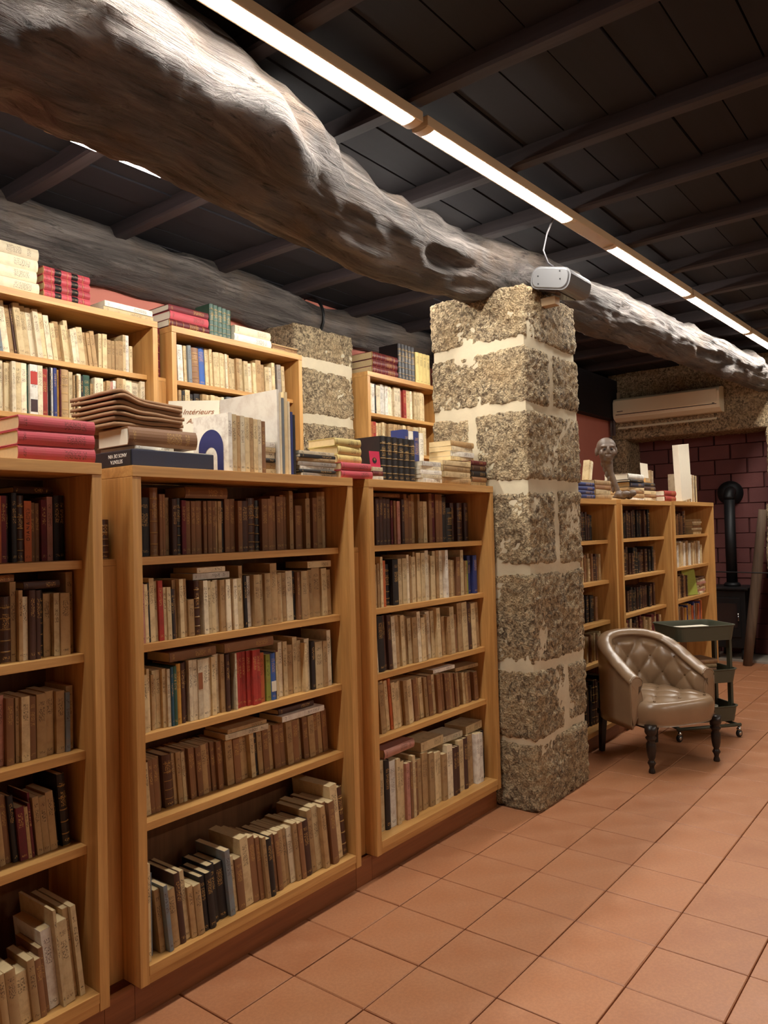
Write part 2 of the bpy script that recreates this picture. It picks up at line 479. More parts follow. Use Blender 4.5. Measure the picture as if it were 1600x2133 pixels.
# ------------------------------------------------------------------ log beams
def log(label, path, seed, n=88, step=0.026, amp=1.0):
    root = empty('log_beam', path[len(path)//2][:3]); tag(root, label, 'beam')
    o = Vector(root.location)
    def at(x):
        for i in range(len(path)-1):
            a, b = path[i], path[i+1]
            if x <= b[0] or i == len(path)-2:
                t = (x-a[0])/(b[0]-a[0]); t = min(max(t, 0), 1); t = t*t*(3-2*t)*0.5+t*0.5
                return [a[k]+(b[k]-a[k])*t for k in range(1, 4)]
    V, F = [], []; x = path[0][0]; m = 0
    while x <= path[-1][0]:
        y, z, r = at(x)
        for k in range(n):
            a = 2*math.pi*k/n; d = Vector((0, math.cos(a), math.sin(a)))
            p = Vector((x*1.1+seed, d.y*0.6, d.z*0.6))
            h = 0.03 + 0.10*noise.noise(p*1.7) + 0.08*noise.noise(Vector((x*3.3+seed, d.y*1.4, d.z*1.4)))
            kn = noise.noise(Vector((x*2.6+seed*3, d.y*1.1, d.z*1.1)))
            if kn > 0.34: h += (kn-0.34)*0.7
            if kn < -0.42: h += (kn+0.42)*0.9
            h += 0.065*noise.noise(Vector((x*7+seed, d.y*3.4, d.z*3.4))) + 0.03*noise.noise(Vector((x*4+seed, d.y*9, d.z*9))) + 0.02*noise.noise(Vector((x*16+seed, d.y*8, d.z*8)))
            if seed < 10:
                for (fx0, fx1, fa, fs, fh) in ((1.72, 2.26, 2.55, 0.55, 0.17), (2.50, 2.80, 3.0, 0.5, 0.10), (2.95, 3.22, 3.3, 0.45, 0.12), (4.5, 4.9, 2.8, 0.5, 0.10), (6.3, 6.9, 3.4, 0.6, 0.14)):
                    if fx0 < x < fx1+0.05:
                        u = (x-fx0)/(fx1-fx0); w_ = u*u*(3-2*u) if u < 1 else max(0.0, 1-(x-fx1)/0.05)
                        h += fh*w_*math.exp(-((a-fa)/fs)**2)*(0.8+0.5*noise.noise(Vector((x*11, a*6, 3.0))))
            rg = noise.noise(Vector((x*1.3+seed, a*7.0, 2.0))); h -= 0.05*max(0.0, 0.12-abs(rg))/0.12*max(0.0, 0.4+noise.noise(Vector((x*0.9, a, seed))))
            h += 0.012*noise.noise(Vector((x*22+seed, d.y*18, d.z*18)))
            fac = 1 - 0.10*max(0.0, abs(math.sin(2*a))-0.5)
            V.append(Vector((x, y, z)) + d*r*fac*(1+amp*h) - o)
        x += step; m += 1
    for i in range(m-1):
        for k in range(n):
            q = (k+1) % n
            F.append((i*n+k, i*n+q, (i+1)*n+q, (i+1)*n+k))
    F.append(tuple(range(n-1, -1, -1))); F.append(tuple((m-1)*n+k for k in range(n)))
    mk('trunk', V, F, M['log'], root, smooth=True)
    return root
log('massive grey gnarled log beam resting on the thick granite pillar', [
    (-2.6,2.30,3.1,.29),(0.3,2.27,3.10,.285),(1.2,2.21,3.075,.285),(1.7,2.2,3.065,.268),(2.1,2.2,2.985,.240),(2.35,2.2,2.93,.214),(2.7,2.2,2.89,.20),
    (3.07,2.2,2.885,.178),(3.5,2.2,2.93,.18),(4.1,2.12,2.95,.18),(4.6,2.03,2.93,.166),(5.5,1.97,2.95,.158),(6.5,1.92,2.96,.153),(7.3,1.87,2.98,.152),(8.2,1.83,3.0,.148),(8.85,1.8,3.0,.145)], 4.2)
b2 = log('darker log beam behind, above the tall back bookcases', [
    (-2.6,4.0,3.14,.19),(2.0,4.0,3.14,.19),(3.5,4.0,3.14,.18),(4.2,4.0,3.10,.135),(4.7,4.0,3.13,.14),(5.7,4.0,3.15,.15),(8.85,4.0,3.18,.15)], 17.7, 56, 0.045, 0.8)
sv = [(4.17-b2.location.x, 4.0+0.172*math.cos(a)-b2.location.y, 3.105+0.172*math.sin(a)-b2.location.z) for a in [2*math.pi*i/24 for i in range(25)]]
tube('strap', sv, 0.012, M['black_iron'], b2, 8)

# ------------------------------------------------------------------ fluorescent lights
def light_line(label_fn, segs, yf, z, group, deep=0.0045):
    for i, (xa, xb, xh) in enumerate(segs):
        root = empty('tube_light', (xa, yf(xa), z)); tag(root, label_fn(i), 'light', group)
        ang = math.atan2(yf(xb)-yf(xa), xb-xa); root.rotation_euler = (0, 0, ang)
        L = (xb-xa)/math.cos(ang); H = (xh-xa)/math.cos(ang)
        box('housing', (-0.05, -0.042, 0.018), (H, 0.042, 0.062), M['cream_metal'], root, 0.004)
        n = 12; V, F = [], []
        for q, x in enumerate((0.0, 0.004, L-0.004, L)):
            rr = 0.026 if q in (0, 3) else 0.031
            for k in range(n+1):
                a = math.pi + math.pi*k/n
                V.append((x, rr*math.cos(a), 0.017+deep*rr/0.031*math.sin(a)))
        for q in range(3):
            for k in range(n):
                a = q*(n+1)+k; F.append((a, a+1, a+n+2, a+n+1))
        F.append(tuple(range(n, -1, -1))); F.append(tuple(3*(n+1)+k for k in range(n+1)))
        for k in (0, 1, 2): F.append((k*(n+1), k*(n+1)+n, (k+1)*(n+1)+n, (k+1)*(n+1))[::-1])
        mk('glowing_tube', V, F, M['tube'], root)
        for x0 in (0.1, L-0.1):
            if z < 3.12: tube('hanger', [(x0, 0, 0.06), (x0, 0, 3.30-z)], 0.004, M['cable'], root, 6)
        for x0 in (-0.048, L+0.001):
            V, F = [], []
            for x in (x0, x0+0.045):
                for k in range(n+1):
                    a = math.pi + math.pi*k/n; V.append((x, 0.036*math.cos(a), 0.0185+(deep+0.005)*math.sin(a)))
            for k in range(n): F.append((k, k+1, k+n+2, k+n+1))
            F.append(tuple(range(n, -1, -1))); F.append(tuple(n+1+k for k in range(n+1))); F.append((0, n+1, 2*n+1, n))
            mk('end_cap', V, F, M['cream_metal'], root)
yl = lambda x: 1.875-0.037*x
names = ['lit fluorescent tube behind the viewer end of the ceiling row', 'lit fluorescent tube cropped at the start of the visible ceiling row',
         'long lit fluorescent tube running above the middle front bookcase', 'lit fluorescent tube in front of the pillar, past the bare plate',
         'lit fluorescent tube over the armchair, second past the bare plate', 'farthest lit fluorescent tube in the ceiling row']
light_line(lambda i: names[i], [(-0.2, 1.02, 1.07), (1.14, 2.47, 2.52), (2.60, 3.84, 4.36), (4.41, 5.68, 5.70), (5.78, 7.17, 7.19), (7.27, 8.55, 8.6)], yl, 3.13, 'fluorescent tubes in the ceiling row')
names2 = ['lit fluorescent tube half hidden behind the big log beam', 'fluorescent tube over the aisle beside the back pillar', 'fluorescent tube added out of sight behind the thick pillar', 'fluorescent tube added out of view at the far left aisle end']
light_line(lambda i: names2[i], [(1.50, 2.78, 2.82), (2.92, 4.2, 4.24), (4.62, 5.90, 5.94), (-0.1, 1.18, 1.22)], lambda x: 2.71, 3.039, 'fluorescent tubes over the back aisle', 0.030)  # pillar and far-left tubes are added unseen to brighten far wall and bookcases
names3 = ['fluorescent tube %s of the row over the open floor' % w for w in ('first', 'second', 'third')]
light_line(lambda i: names3[i], [(1.8, 3.1, 3.15), (4.0, 5.3, 5.35), (6.2, 7.5, 7.55)], lambda x: -2.4, 3.13, 'fluorescent tubes over the open floor', 0.030)

# ------------------------------------------------------------------ bookcases
def bookcase(label, x0, x1, yf, top, shelves, bottom, depth=0.30, rec=0.058, plinth=True):
    r = empty('bookcase', (x0, yf, 0)); w = x1-x0; t = 0.032
    tag(r, label, 'bookcase', 'honey wood bookcases')
    z0 = 0.105
    box('side_panel', (0, 0, z0), (t, depth, top-0.0355), M['shelf_v'], r, 0.0015)
    box('side_panel', (w-t, 0, z0), (w, depth, top-0.0355), M['shelf_v'], r, 0.0015)
    box('top_panel', (0, -0.002, top-0.035), (w, depth, top), M['shelf_h'], r, 0.0015)
    box('back_panel', (t+0.001, depth-0.012, 0.02), (w-t-0.001, depth-0.002, top-0.036), M['shelf_back'], r)
    for z in shelves: box('shelf', (t+0.001, rec, z-0.026), (w-t-0.001, depth-0.014, z), M['shelf_h'], r, 0.0012)
    if bottom:
        box('bottom_shelf', (t+0.001, 0.0, bottom-0.03), (w-t-0.001, depth-0.014, bottom), M['shelf_h'], r, 0.0012)
        box('bottom_rail', (t+0.001, 0.003, 0.105), (w-t-0.001, 0.022, bottom-0.031), M['shelf_h'], r)
        box('plinth', (0.0, 0.032, 0.0), (w, 0.052, 0.104), M['plinth'], r)
    return r
SH = [1.433, 1.151, 0.860, 0.578]
YF = 2.10
bookcase('honey wood bookcase cropped by the left edge, red volumes on top', 0.22, 1.281, YF, 1.725, SH, 0.16)
bookcase('honey wood bookcase in the middle of the front row', 1.386, 2.443, YF, 1.725, SH, 0.16)
bookcase('honey wood bookcase of the front row standing against the granite pillar', 2.549, 3.606, YF, 1.725, SH, 0.16)
SF = [1.393, 1.106, 0.820, 0.548]
bookcase('honey wood bookcase just beyond the pillar, behind the armchair', 4.32, 5.345, YF, 1.68, SF, 0.13)
bookcase('honey wood bookcase beyond the pillar, second behind the armchair', 5.43, 6.56, YF, 1.685, SF, 0.13)
bookcase('farthest honey wood bookcase, next to the black stove', 6.625, 7.815, YF, 1.69, SF, 0.13)
SB = [2.40, 2.115, 1.83, 1.545, 1.26, 0.975, 0.69, 0.405]
YB = 3.60
bookcase('tall back bookcase cropped by the left edge, ivory books on top', 1.50, 2.553, YB, 2.695, SB, 0.12)
bookcase('tall back bookcase with green volumes standing on top', 2.646, 3.695, YB, 2.695, SB, 0.12)
bookcase('tall narrow-looking back bookcase between the two granite pillars', 4.388, 5.44, YB, 2.695, SB, 0.12)
def filler(label, x0, x1, yf, top, ztop):
    r = empty('filler_panel', (x0, yf, 0)); tag(r, label, 'panel')
    w = x1-x0
    box('front_board', (0.0005, 0.0, 0.105), (w-0.0005, 0.02, top-0.021), M['shelf_v'], r)
    box('ledge', (0.0005, 0.0, top-0.02), (w-0.0005, 0.185, top), M['shelf_h'], r)
    box('kick_board', (0.0005, 2.132-yf, 0.0), (w-0.0005, 2.152-yf, 0.104), M['plinth'], r) if yf < 3 else box('kick_board', (0.0005, 0.012, 0.0), (w-0.0005, 0.03, 0.104), M['plinth'], r)
    box('niche_back', (0.0005, 0.165, top+0.001), (w-0.0005, 0.185, ztop), M['shelf_v'], r)
    return r
filler('recessed wood filler between left and middle front bookcases', 1.282, 1.385, 2.195, 1.43, 1.72)
filler('recessed wood filler between middle and pillar-side front bookcases', 2.444, 2.548, 2.165, 1.43, 1.72)
filler('wood filler between the two tall back bookcases at left', 2.554, 2.645, 3.66, 2.40, 2.69)
filler('wood filler between the first two bookcases beyond the pillar', 5.346, 5.429, 2.13, 1.40, 1.68)
filler('wood filler beside the farthest bookcase', 6.561, 6.624, 2.13, 1.40, 1.68)

# ------------------------------------------------------------------ books
KINDNAME = {'P': 'paperback', 'T': 'paperbound_book', 'H': 'hardback', 'L': 'leather_book', 'X': 'hardback'}
KINDWORD = {'P': 'paperback', 'T': 'sewn book', 'H': 'hardback', 'L': 'leather-bound volume', 'X': 'hardback'}
def book_mesh(t, d, h, style):
    """local: x thickness (centred), y spine 0 -> fore edge d, z 0 -> h"""
    tc = {'P': 0.0007, 'T': 0.0009, 'H': 0.0025, 'L': 0.0028, 'X': 0.0022}[style]
    tc = min(tc, t*0.2)
    bul = {'P': 0.03, 'T': 0.10, 'H': 0.16, 'L': 0.22, 'X': 0.14}[style]*t
    bul = min(bul, 0.011)
    ht = t/2
    n = 6 if style in 'HLTX' else 4
    def arc(hw, b, y0):
        out = []
        for k in range(n+1):
            a = -1+2*k/n
            out.append((a*hw, y0 - b*(1-a*a)))
        return out
    zs = [(0.0, 0.0), (h, 0.0)]
    if style == 'L':
        zs = [(0.0, 0.0)]
        for k in range(1, 6):
            zc = h*k/6.0; zs += [(zc-0.004, 0.0), (zc-0.002, 0.0016), (zc+0.002, 0.0016), (zc+0.004, 0.0)]
        zs.append((h, 0.0))
    y0 = bul
    V, F = [], []
    for z, bb in zs:
        arcs = arc(ht, bul+bb, y0)
        V += [(-ht, d, z)] + [(x, y, z) for x, y in arcs] + [(ht, d, z)]
    no = n+3
    inner = [(-ht+tc, d)] + [(x*(ht-tc)/ht, y+tc) for x, y in arc(ht, bul, y0)] + [(ht-tc, d)]
    for j in range(len(zs)-1):
        for k in range(no-1):
            a = j*no+k; F.append((a, a+1, a+1+no, a+no))
    ib = len(V)
    V += [(x, y, 0.0) for x, y in inner] + [(x, y, h) for x, y in inner]
    tp = (len(zs)-1)*no
    for k in range(no-1):
        F.append((k+1, k, ib+k, ib+k+1))
        F.append((tp+k, tp+k+1, ib+no+k+1, ib+no+k))
        F.append((ib+k, ib+no+k, ib+no+k+1, ib+k+1)[::-1])
    F.append((0, tp, ib+no, ib)); F.append((no-1, ib+no-1, ib+2*no-1, tp+no-1))
    ins = {'P': 0.0004, 'T': 0.0006, 'H': 0.003, 'L': 0.003, 'X': 0.003}[style]
    fore = 0.001 if style in 'PT' else 0.004
    ph = ht-tc-0.0002
    PV, PF = boxVF((-ph, bul+tc+0.0015, ins), (ph, d-fore, h-ins))
    return (V, F), (PV, PF)

def make_book(code, style, t, d, h, loc, rot, label, group, pages=None, name=None, nopages=False):
    st = style
    if style == 'P' and code in 'tb': st = 'T'
    (V, F), (PV, PF) = book_mesh(t, d, h, st)
    mat = cover(code, {'T': 'P'}.get(st, st))
    o = empty(name or KINDNAME[st], loc, rot); o.empty_display_size = 0.03
    mk('cover', V, F, mat, o)
    tag(o, label, 'book', group)
    if not nopages:
        mk('page_block', PV, PF, M[pages or 'paper'], o)
    return o

ORD = ['first','second','third','fourth','fifth','sixth','seventh','eighth','ninth','tenth','eleventh','twelfth','thirteenth','fourteenth','fifteenth',
       'sixteenth','seventeenth','eighteenth','nineteenth','twentieth']
def ordn(i):
    if i < 20: return ORD[i]
    n = i+1; return '%d%s' % (n, 'th' if n % 10 not in (1,2,3) or n in (11,12,13) else {1:'st',2:'nd',3:'rd'}[n % 10])
CASE = {'mid': 'the middle front bookcase', 'right': 'the front bookcase beside the pillar', 'left': 'the front bookcase cropped at left',
        'ul': 'the tall left back bookcase', 'bk': 'the back bookcase below green volumes', 'nb': 'the back bookcase between pillars',
        'fa': 'the bookcase just beyond the pillar', 'fb': 'the second bookcase beyond the pillar', 'fc': 'the farthest bookcase near the stove'}
ROWN = {'1': 'top', '2': 'second', '3': 'third', '4': 'fourth', '5': 'bottom'}
ROWS = [
    ('mid1', 1.5, 2.222, 1.433, 0, 'k41/198 bL33/232 b13/210 b11/210 t15/202 t16/200 d22/195 kL22/198 m19/191 b20/188 b20/188 b20/189 b20/189 b17/189 b21/190 b17/190 t14/190 t18/190 k25/191 b25/199 b26/200 b22/192 d38/192 dL43/204 kL28/196 b32/202 b28/203 b29/215 b25/213 b21/220 b17/217 t22/233 t22/239 b31/178 b27/178 t27/207 t18/233 b28/211 t33/237 c19/238'),
    ('mid2', 1.464, 2.172, 1.151, 1.5, 'p11/195 c14/192 k9/196 c20/210 c13/199 r19/200 c13/177 c17/176 k10/169 d9/168 t17/198 c17/200 t23/199 t26/127 dL23/190 i16/189 i20/188 c17/186 c20/182 i24/186 t24/185 i21/186 t18/186 i19/185 c22/186 t19/231 k16/193 w26/190 t30/194 c31/192 t31/196 t36/232 t20/189 c21/193 t25/192 i38/197 k13/195 b17/191 t35/193 t27/191 t27/195 t50/200 c33/197 t33/189'),
    ('mid3', 1.469, 2.176, 0.86, 1.0, 'c14/188 c11/205 c9/186 t12/182 c15/193 c18/193 c15/195 i13/193 hH11/198 eH15/199 yH20/204 dH16/204 dH18/204 i16/209 i21/208 i21/206 i26/206 i18/205 c20/207 i29/210 t21/208 d18/205 d21/206 i9/205 r24/204 r17/204 r18/204 r21/204 r23/204 r21/204 o26/187 c6/183 l24/177 uH27/179 c13/181 m20/182 i22/212 c23/212 t38/194 c26/222 c20/206 c16/195 i30/208 k22/195 c46/189 t28/189 i25/230 eH31/189'),
    ('mid4', 1.492, 2.215, 0.578, 4.0, 'c20/174 b19/181 b22/179 t22/176 dL40/180 t17/176 t21/177 c15/174 b18/178 b16/179 b18/176 b25/174 t27/176 b20/175 b21/176 b21/174 b28/172 t36/165 b33/163 t26/166 t23/166 c23/167 k19/167 t27/175 b32/174 t32/173 b33/172 b33/171 t34/170 b35/169 t31/165 b31/168 t36/168 b28/179 t28/180 b33/177'),
    ('mid5', 1.428, 2.125, 0.16, 6.0, 'c12/305 c10/292 s14/262 t23/207 s17/218 t37/192 d25/237 c24/232 t24/174 t31/170 k25/189 k29/194 k33/204 k43/198 s24/235 c24/200 b35/187 c40/249 b33/241 b22/233 t19/229 k27/217 b27/220 b24/217 t28/220 t24/217 i29/215 t25/226 b25/221 d39/219 t30/249 c35/256 t27/250 b23/257 b37/254 c47/307 dL37/288'),
    ('right1', 2.742, 2.235, 1.433, 0, 't25/186 d29/218 d29/223 d29/219 d30/217 d30/215 m19/211 b19/209 p27/207 d23/217 b28/241 b32/223 b32/237 t33/243 t21/244 t29/208 c34/208 t22/209 b30/256 m35/247 b67/247 k51/234 kL66/178 d38/205 dL39/205 d40/206 d40/206'),
    ('right2', 2.674, 2.175, 1.151, 0.5, 't21/196 t17/200 c18/229 o18/211 c21/206 kL40/192 k44/212 c30/214 c34/215 i19/230 t15/224 c31/219 t16/241 c32/236 c32/234 i29/245 t25/223 c38/217 c25/239 t26/241 i30/240 w26/241 t31/191 c27/187 t27/186 b37/202 c28/236 c24/184 t21/178 l19/177 nH32/202 nH39/203 c20/194'),
    ('right3', 2.678, 2.175, 0.86, 3.0, 'i14/228 kH48/257 dH54/256 i29/242 t33/243 c22/231 c30/238 t31/230 c31/218 t39/219 i28/243 c32/212 t33/223 i38/233 c30/234 c34/246 t35/209 t58/196 c41/239 b37/195 t42/252 c52/253 d34/243 c44/240 t40/241'),
    ('right4', 2.71, 2.19, 0.578, 5.0, 't42/226 c24/233 c27/231 o19/238 c31/216 c32/211 t32/213 t33/212 c37/209 i29/205 b34/203 t35/202 c35/199 t31/196 b41/201 c37/197 b37/196 b28/198 b24/193 b24/189 b24/185 t25/182 b25/180 b25/176 c30/172 b26/168 c26/166 t26/162 b32/158 t37/159 b43/153'),
    ('right5', 2.647, 2.15, 0.16, 0.8, 'c44/313 kH37/309 w47/297 c31/297 c47/273 p30/259 b19/261 c23/284 b25/250 t61/249 t59/268 t44/256 c31/248 c34/245 t42/227 i58/263 d66/239 c51/257 d45/259 t72/264 w69/259 kH60/255'),
    ('left1', 0.986, 2.245, 1.433, 0, 'd19/194 k19/194 b19/195 o17/195 m20/196 d14/196 kH20/204 dL27/197 o27/181 b21/177 b17/175 m22/186 p22/195 kH27/199 k18/200'),
    ('left2', 0.956, 2.185, 1.151, 0, 't18/201 c18/199 k19/198 k7/196 dL34/188 t19/228 t13/203 i19/183 dH20/201 dH14/199 kL21/198 t25/186 c19/186 t32/185 t23/248'),
    ('left3', 0.957, 2.195, 0.86, 0, 'b18/209 t18/206 c18/199 p26/199 b23/190 t9/186 t13/185 c26/186 b22/181 t31/185 t29/187 t28/184 s15/177 c23/191'),
    ('left4', 0.966, 2.205, 0.578, 5.0, 'b19/191 t19/186 b24/196 t20/197 b22/195 kH19/193 m27/155 t13/151 m9/160 m9/186 t22/171 t24/167 t27/175 k18/168 kL29/218'),
    ('left5', 0.958, 2.13, 0.16, 6.0, 't26/181 t23/173 t35/174 c42/146 t25/174 b21/166 b17/189 w37/230 c11/285 c36/243 t21/266 c19/270'),
    ('ul1', 1.713, 3.672, 2.4, 7.0, 's21/238 i38/252 t26/236 d12/242 c32/252 c35/247 i55/244 c26/231 i28/221 c24/187 t32/202 c27/187 c22/219 i19/176 i19/185 c33/194 t20/174 t20/173 t26/187'),
    ('ul1b', 2.238, 3.672, 2.4, 0, 'c20/185 c26/186 t29/161 t21/159 t18/162 t30/166 c18/204 w25/207 c19/151'),
    ('ul2', 1.71, 3.668, 2.115, 0, 'i23/258 c19/234 c17/275 i19/273 c29/257 i27/261 e15/246 w40/248 i25/265 r28/234 w8/258 k8/249 w13/255 n16/252 u8/240 y10/241 m5/253 tL45/264 c22/240 t9/223 k9/224 t9/225 i22/237 k14/230 eH39/237 t17/195 i29/229 i29/233 t17/216 t23/224 p18/222 w18/230 t36/248 c18/254 i43/256 i44/262 i28/269'),
    ('bk1', 2.738, 3.668, 2.4, 2.0, 'w37/212 t19/209 c19/217 sH25/220 bL64/214 uH52/231 c26/229 c20/228 c20/210 c27/214 c27/213 c27/215 i17/217 t14/214 c28/200 c25/199 t23/203 c36/207 c35/196 i40/190 c26/197 t45/218 t30/196 c35/184 i35/189 c27/224 d24/228 g36/220 c28/214'),
    ('bk2', 2.738, 3.668, 2.115, 0, 't21/232 k22/230 c34/238 kH47/222 kH45/228 t32/228 c33/232 c30/231 c30/229 c34/228 i20/232 k14/229 sH45/236 g32/236 t36/240 t36/239 c44/243 t44/243 c45/243 t53/242 c54/243 k47/243 t52/246'),
    ('nb1', 4.487, 3.668, 2.4, 0, 'i29/228 w36/227 k22/228 i47/221 w103/237 i77/232 i79/238 p40/229 r40/229 c49/234 i58/231 c76/238 c95/238'),
    ('nb2', 4.493, 3.668, 2.115, 0, 'oH43/219 r44/224 c59/219 c53/224 t53/225 t46/225 t50/225 t60/225 c65/225 t82/226 c84/224 c94/232'),
]
HMAX = {'1': 0.250, '2': 0.246, '3': 0.252, '4': 0.25, '5': 0.37}
START = {'mid': 1.4195, 'right': 2.5825, 'left': 0.2535, 'ul': 1.5335, 'bk': 2.6795, 'nb': 4.4215, 'fa': 4.3535, 'fb': 5.4635, 'fc': 6.6585}
STOP = {'mid': 2.405, 'right': 3.568, 'left': 1.243, 'ul': 2.515, 'bk': 3.655, 'nb': 5.40, 'fa': 5.308, 'fb': 6.52, 'fc': 7.775}
DEEP = {'mid': 2.38, 'right': 2.38, 'left': 2.38, 'fa': 2.38, 'fb': 2.38, 'fc': 2.38, 'ul': 3.88, 'bk': 3.88, 'nb': 3.88}
TOPS = {}
BOOKS = {}
COUNT = {}
def put_row(key, x, ysp, zb, lean, toks):
    case = key.rstrip('0123456789b') if key not in ('nb1', 'nb2') and not key.startswith('fb') else key[:2]
    row = [ch for ch in key if ch.isdigit()][0]
    ck = (case, row); COUNT.setdefault(ck, 0); TOPS.setdefault(ck, [])
    rj = random.Random(len(toks) + int(row)*7)
    a = R(lean); ca, sa = math.cos(a), math.sin(a); a_prev = a; h_prev = 0.2
    tot = sum(float(''.join(ch for ch in tk.split('/')[0] if ch.isdigit()))/1000 for tk in toks) + (0.2*math.tan(a) + 0.03*math.tan(a) if lean else 0.0)
    shrink = min(1.0, (STOP[case]-0.001-x)/tot) if not key.startswith('f') else 1.0
    for tk in toks:
        code = tk[0]; style = 'P'; q = 1
        if tk[1] in 'HL': style = tk[1]; q = 2
        if style == 'P' and code in 'kd': style = 'H'
        wmm, hmm = tk[q:].split('/'); w = float(wmm)/1000*shrink; h = min(float(hmm)/1000, HMAX[row])
        n = 1 if w <= 0.052 else (2 if w <= 0.085 else 3)
        if style in 'L': n = 1
        for s in range(n):
            ww = w/n
            if lean:
                old = a_prev
                a = R(lean) if x-START[case]-0.002 > h*math.sin(R(lean)) else 0.0
                ca, sa = math.cos(a), math.sin(a)
                if a > 0 and old == 0.0: x += min(h, h_prev)*math.tan(a)
                a_prev = a; h_prev = h
            if x+ww > STOP[case]+0.001: return
            hh = h*(1-0.02*rj.random()*(s > 0))
            t = max(0.0045, ww*ca-0.0009)
            y = ysp + rj.choice((0, 0, 0.004, 0.008, 0.014, -0.004, 0.02))
            d = min(hh*rj.uniform(0.62, 0.72), DEEP[case]-y)
            if key in ('mid5', 'left5'): y = ysp + rj.uniform(-0.012, 0.02); d = min(hh*0.70, DEEP[case]-y)
            lx = x + 0.0005 + (t/2)*math.cos(a); lz = zb + 0.0006 + (t/2)*math.sin(a)
            lab = '%s %s, %s from left, %s shelf of %s' % (WORD[code], KINDWORD['T' if style == 'P' and code in 'tb' else style], ordn(COUNT[ck]), ROWN[row], CASE[case])
            BOOKS[(case, row, COUNT[ck])] = (t, hh)
            BOOKS[(case, row, COUNT[ck], 'o')] = make_book(code, style, t, d, hh, (lx, y, lz), (0, -a, 0), lab, 'books on the %s shelf of %s' % (ROWN[row], CASE[case]))
            COUNT[ck] += 1
            TOPS[ck].append((x - hh*sa, x+ww, zb + hh*ca + t*sa + 0.001))
            x += ww
for key, x, ysp, zb, lean, s in ROWS:
    put_row(key, x, ysp, zb, lean, s.split())
# far bookcases: volumes read only as spines
def far_row(key, x0, x1, zb, pal, hlo, hhi, wlo, whi, styles, ysp=2.185, lean=0):
    rr = random.Random(len(pal)*31+int(zb*1000)+int(x0*100)); x = x0; toks = []
    while x < x1:
        w = rr.uniform(wlo, whi); toks.append('%s%s%d/%d' % (rr.choice(pal), rr.choice(styles), round(w*1000), round(rr.uniform(hlo, hhi)*1000))); x += round(w*1000)/1000
    put_row(key, x0, ysp, zb, lean, toks)
far_row('fa1', 4.84, 5.25, 1.393, 'kddk', .17, .22, .026, .036, ['L', 'H'], 2.24)
far_row('fa2', 4.84, 5.27, 1.106, 'cbdbt', .16, .20, .022, .032, ['L', '', 'H'], 2.20)
far_row('fa3', 4.84, 5.20, .820, 'kddb', .17, .19, .030, .040, ['L', 'H'], 2.21)
far_row('fa4', 4.84, 5.25, .548, 'tbctb', .17, .20, .020, .030, ['', 'H'], 2.20)
far_row('fa5', 4.80, 5.25, .13, 'kkd', .27, .31, .030, .040, ['L', 'H'], 2.17)
far_row('fb1', 5.62, 6.45, 1.393, 'kddk', .18, .23, .030, .040, ['L', 'H'], 2.25)
far_row('fb2', 5.62, 6.45, 1.106, 'kkddb', .16, .22, .032, .044, ['L', 'L', 'H'], 2.21)
far_row('fb3', 5.62, 6.42, .820, 'kdkd', .16, .20, .026, .036, ['L', 'H'], 2.21)
far_row('fb4', 5.62, 6.50, .548, 'kdmbtc', .17, .23, .030, .044, ['L', 'H', ''], 2.19)
far_row('fc1', 6.92, 7.36, 1.393, 'bdtb', .17, .23, .034, .046, ['L', 'H'], 2.22)
far_row('fc2', 6.92, 7.68, 1.106, 'dcitcw', .18, .23, .030, .042, ['', '', 'H'], 2.19)
far_row('fc3', 6.92, 7.30, .820, 'btd', .18, .22, .034, .046, ['', 'L'], 2.21)
far_row('fc4', 6.92, 7.66, .548, 'bobtcnwy', .18, .22, .030, .044, ['', 'H'], 2.19)

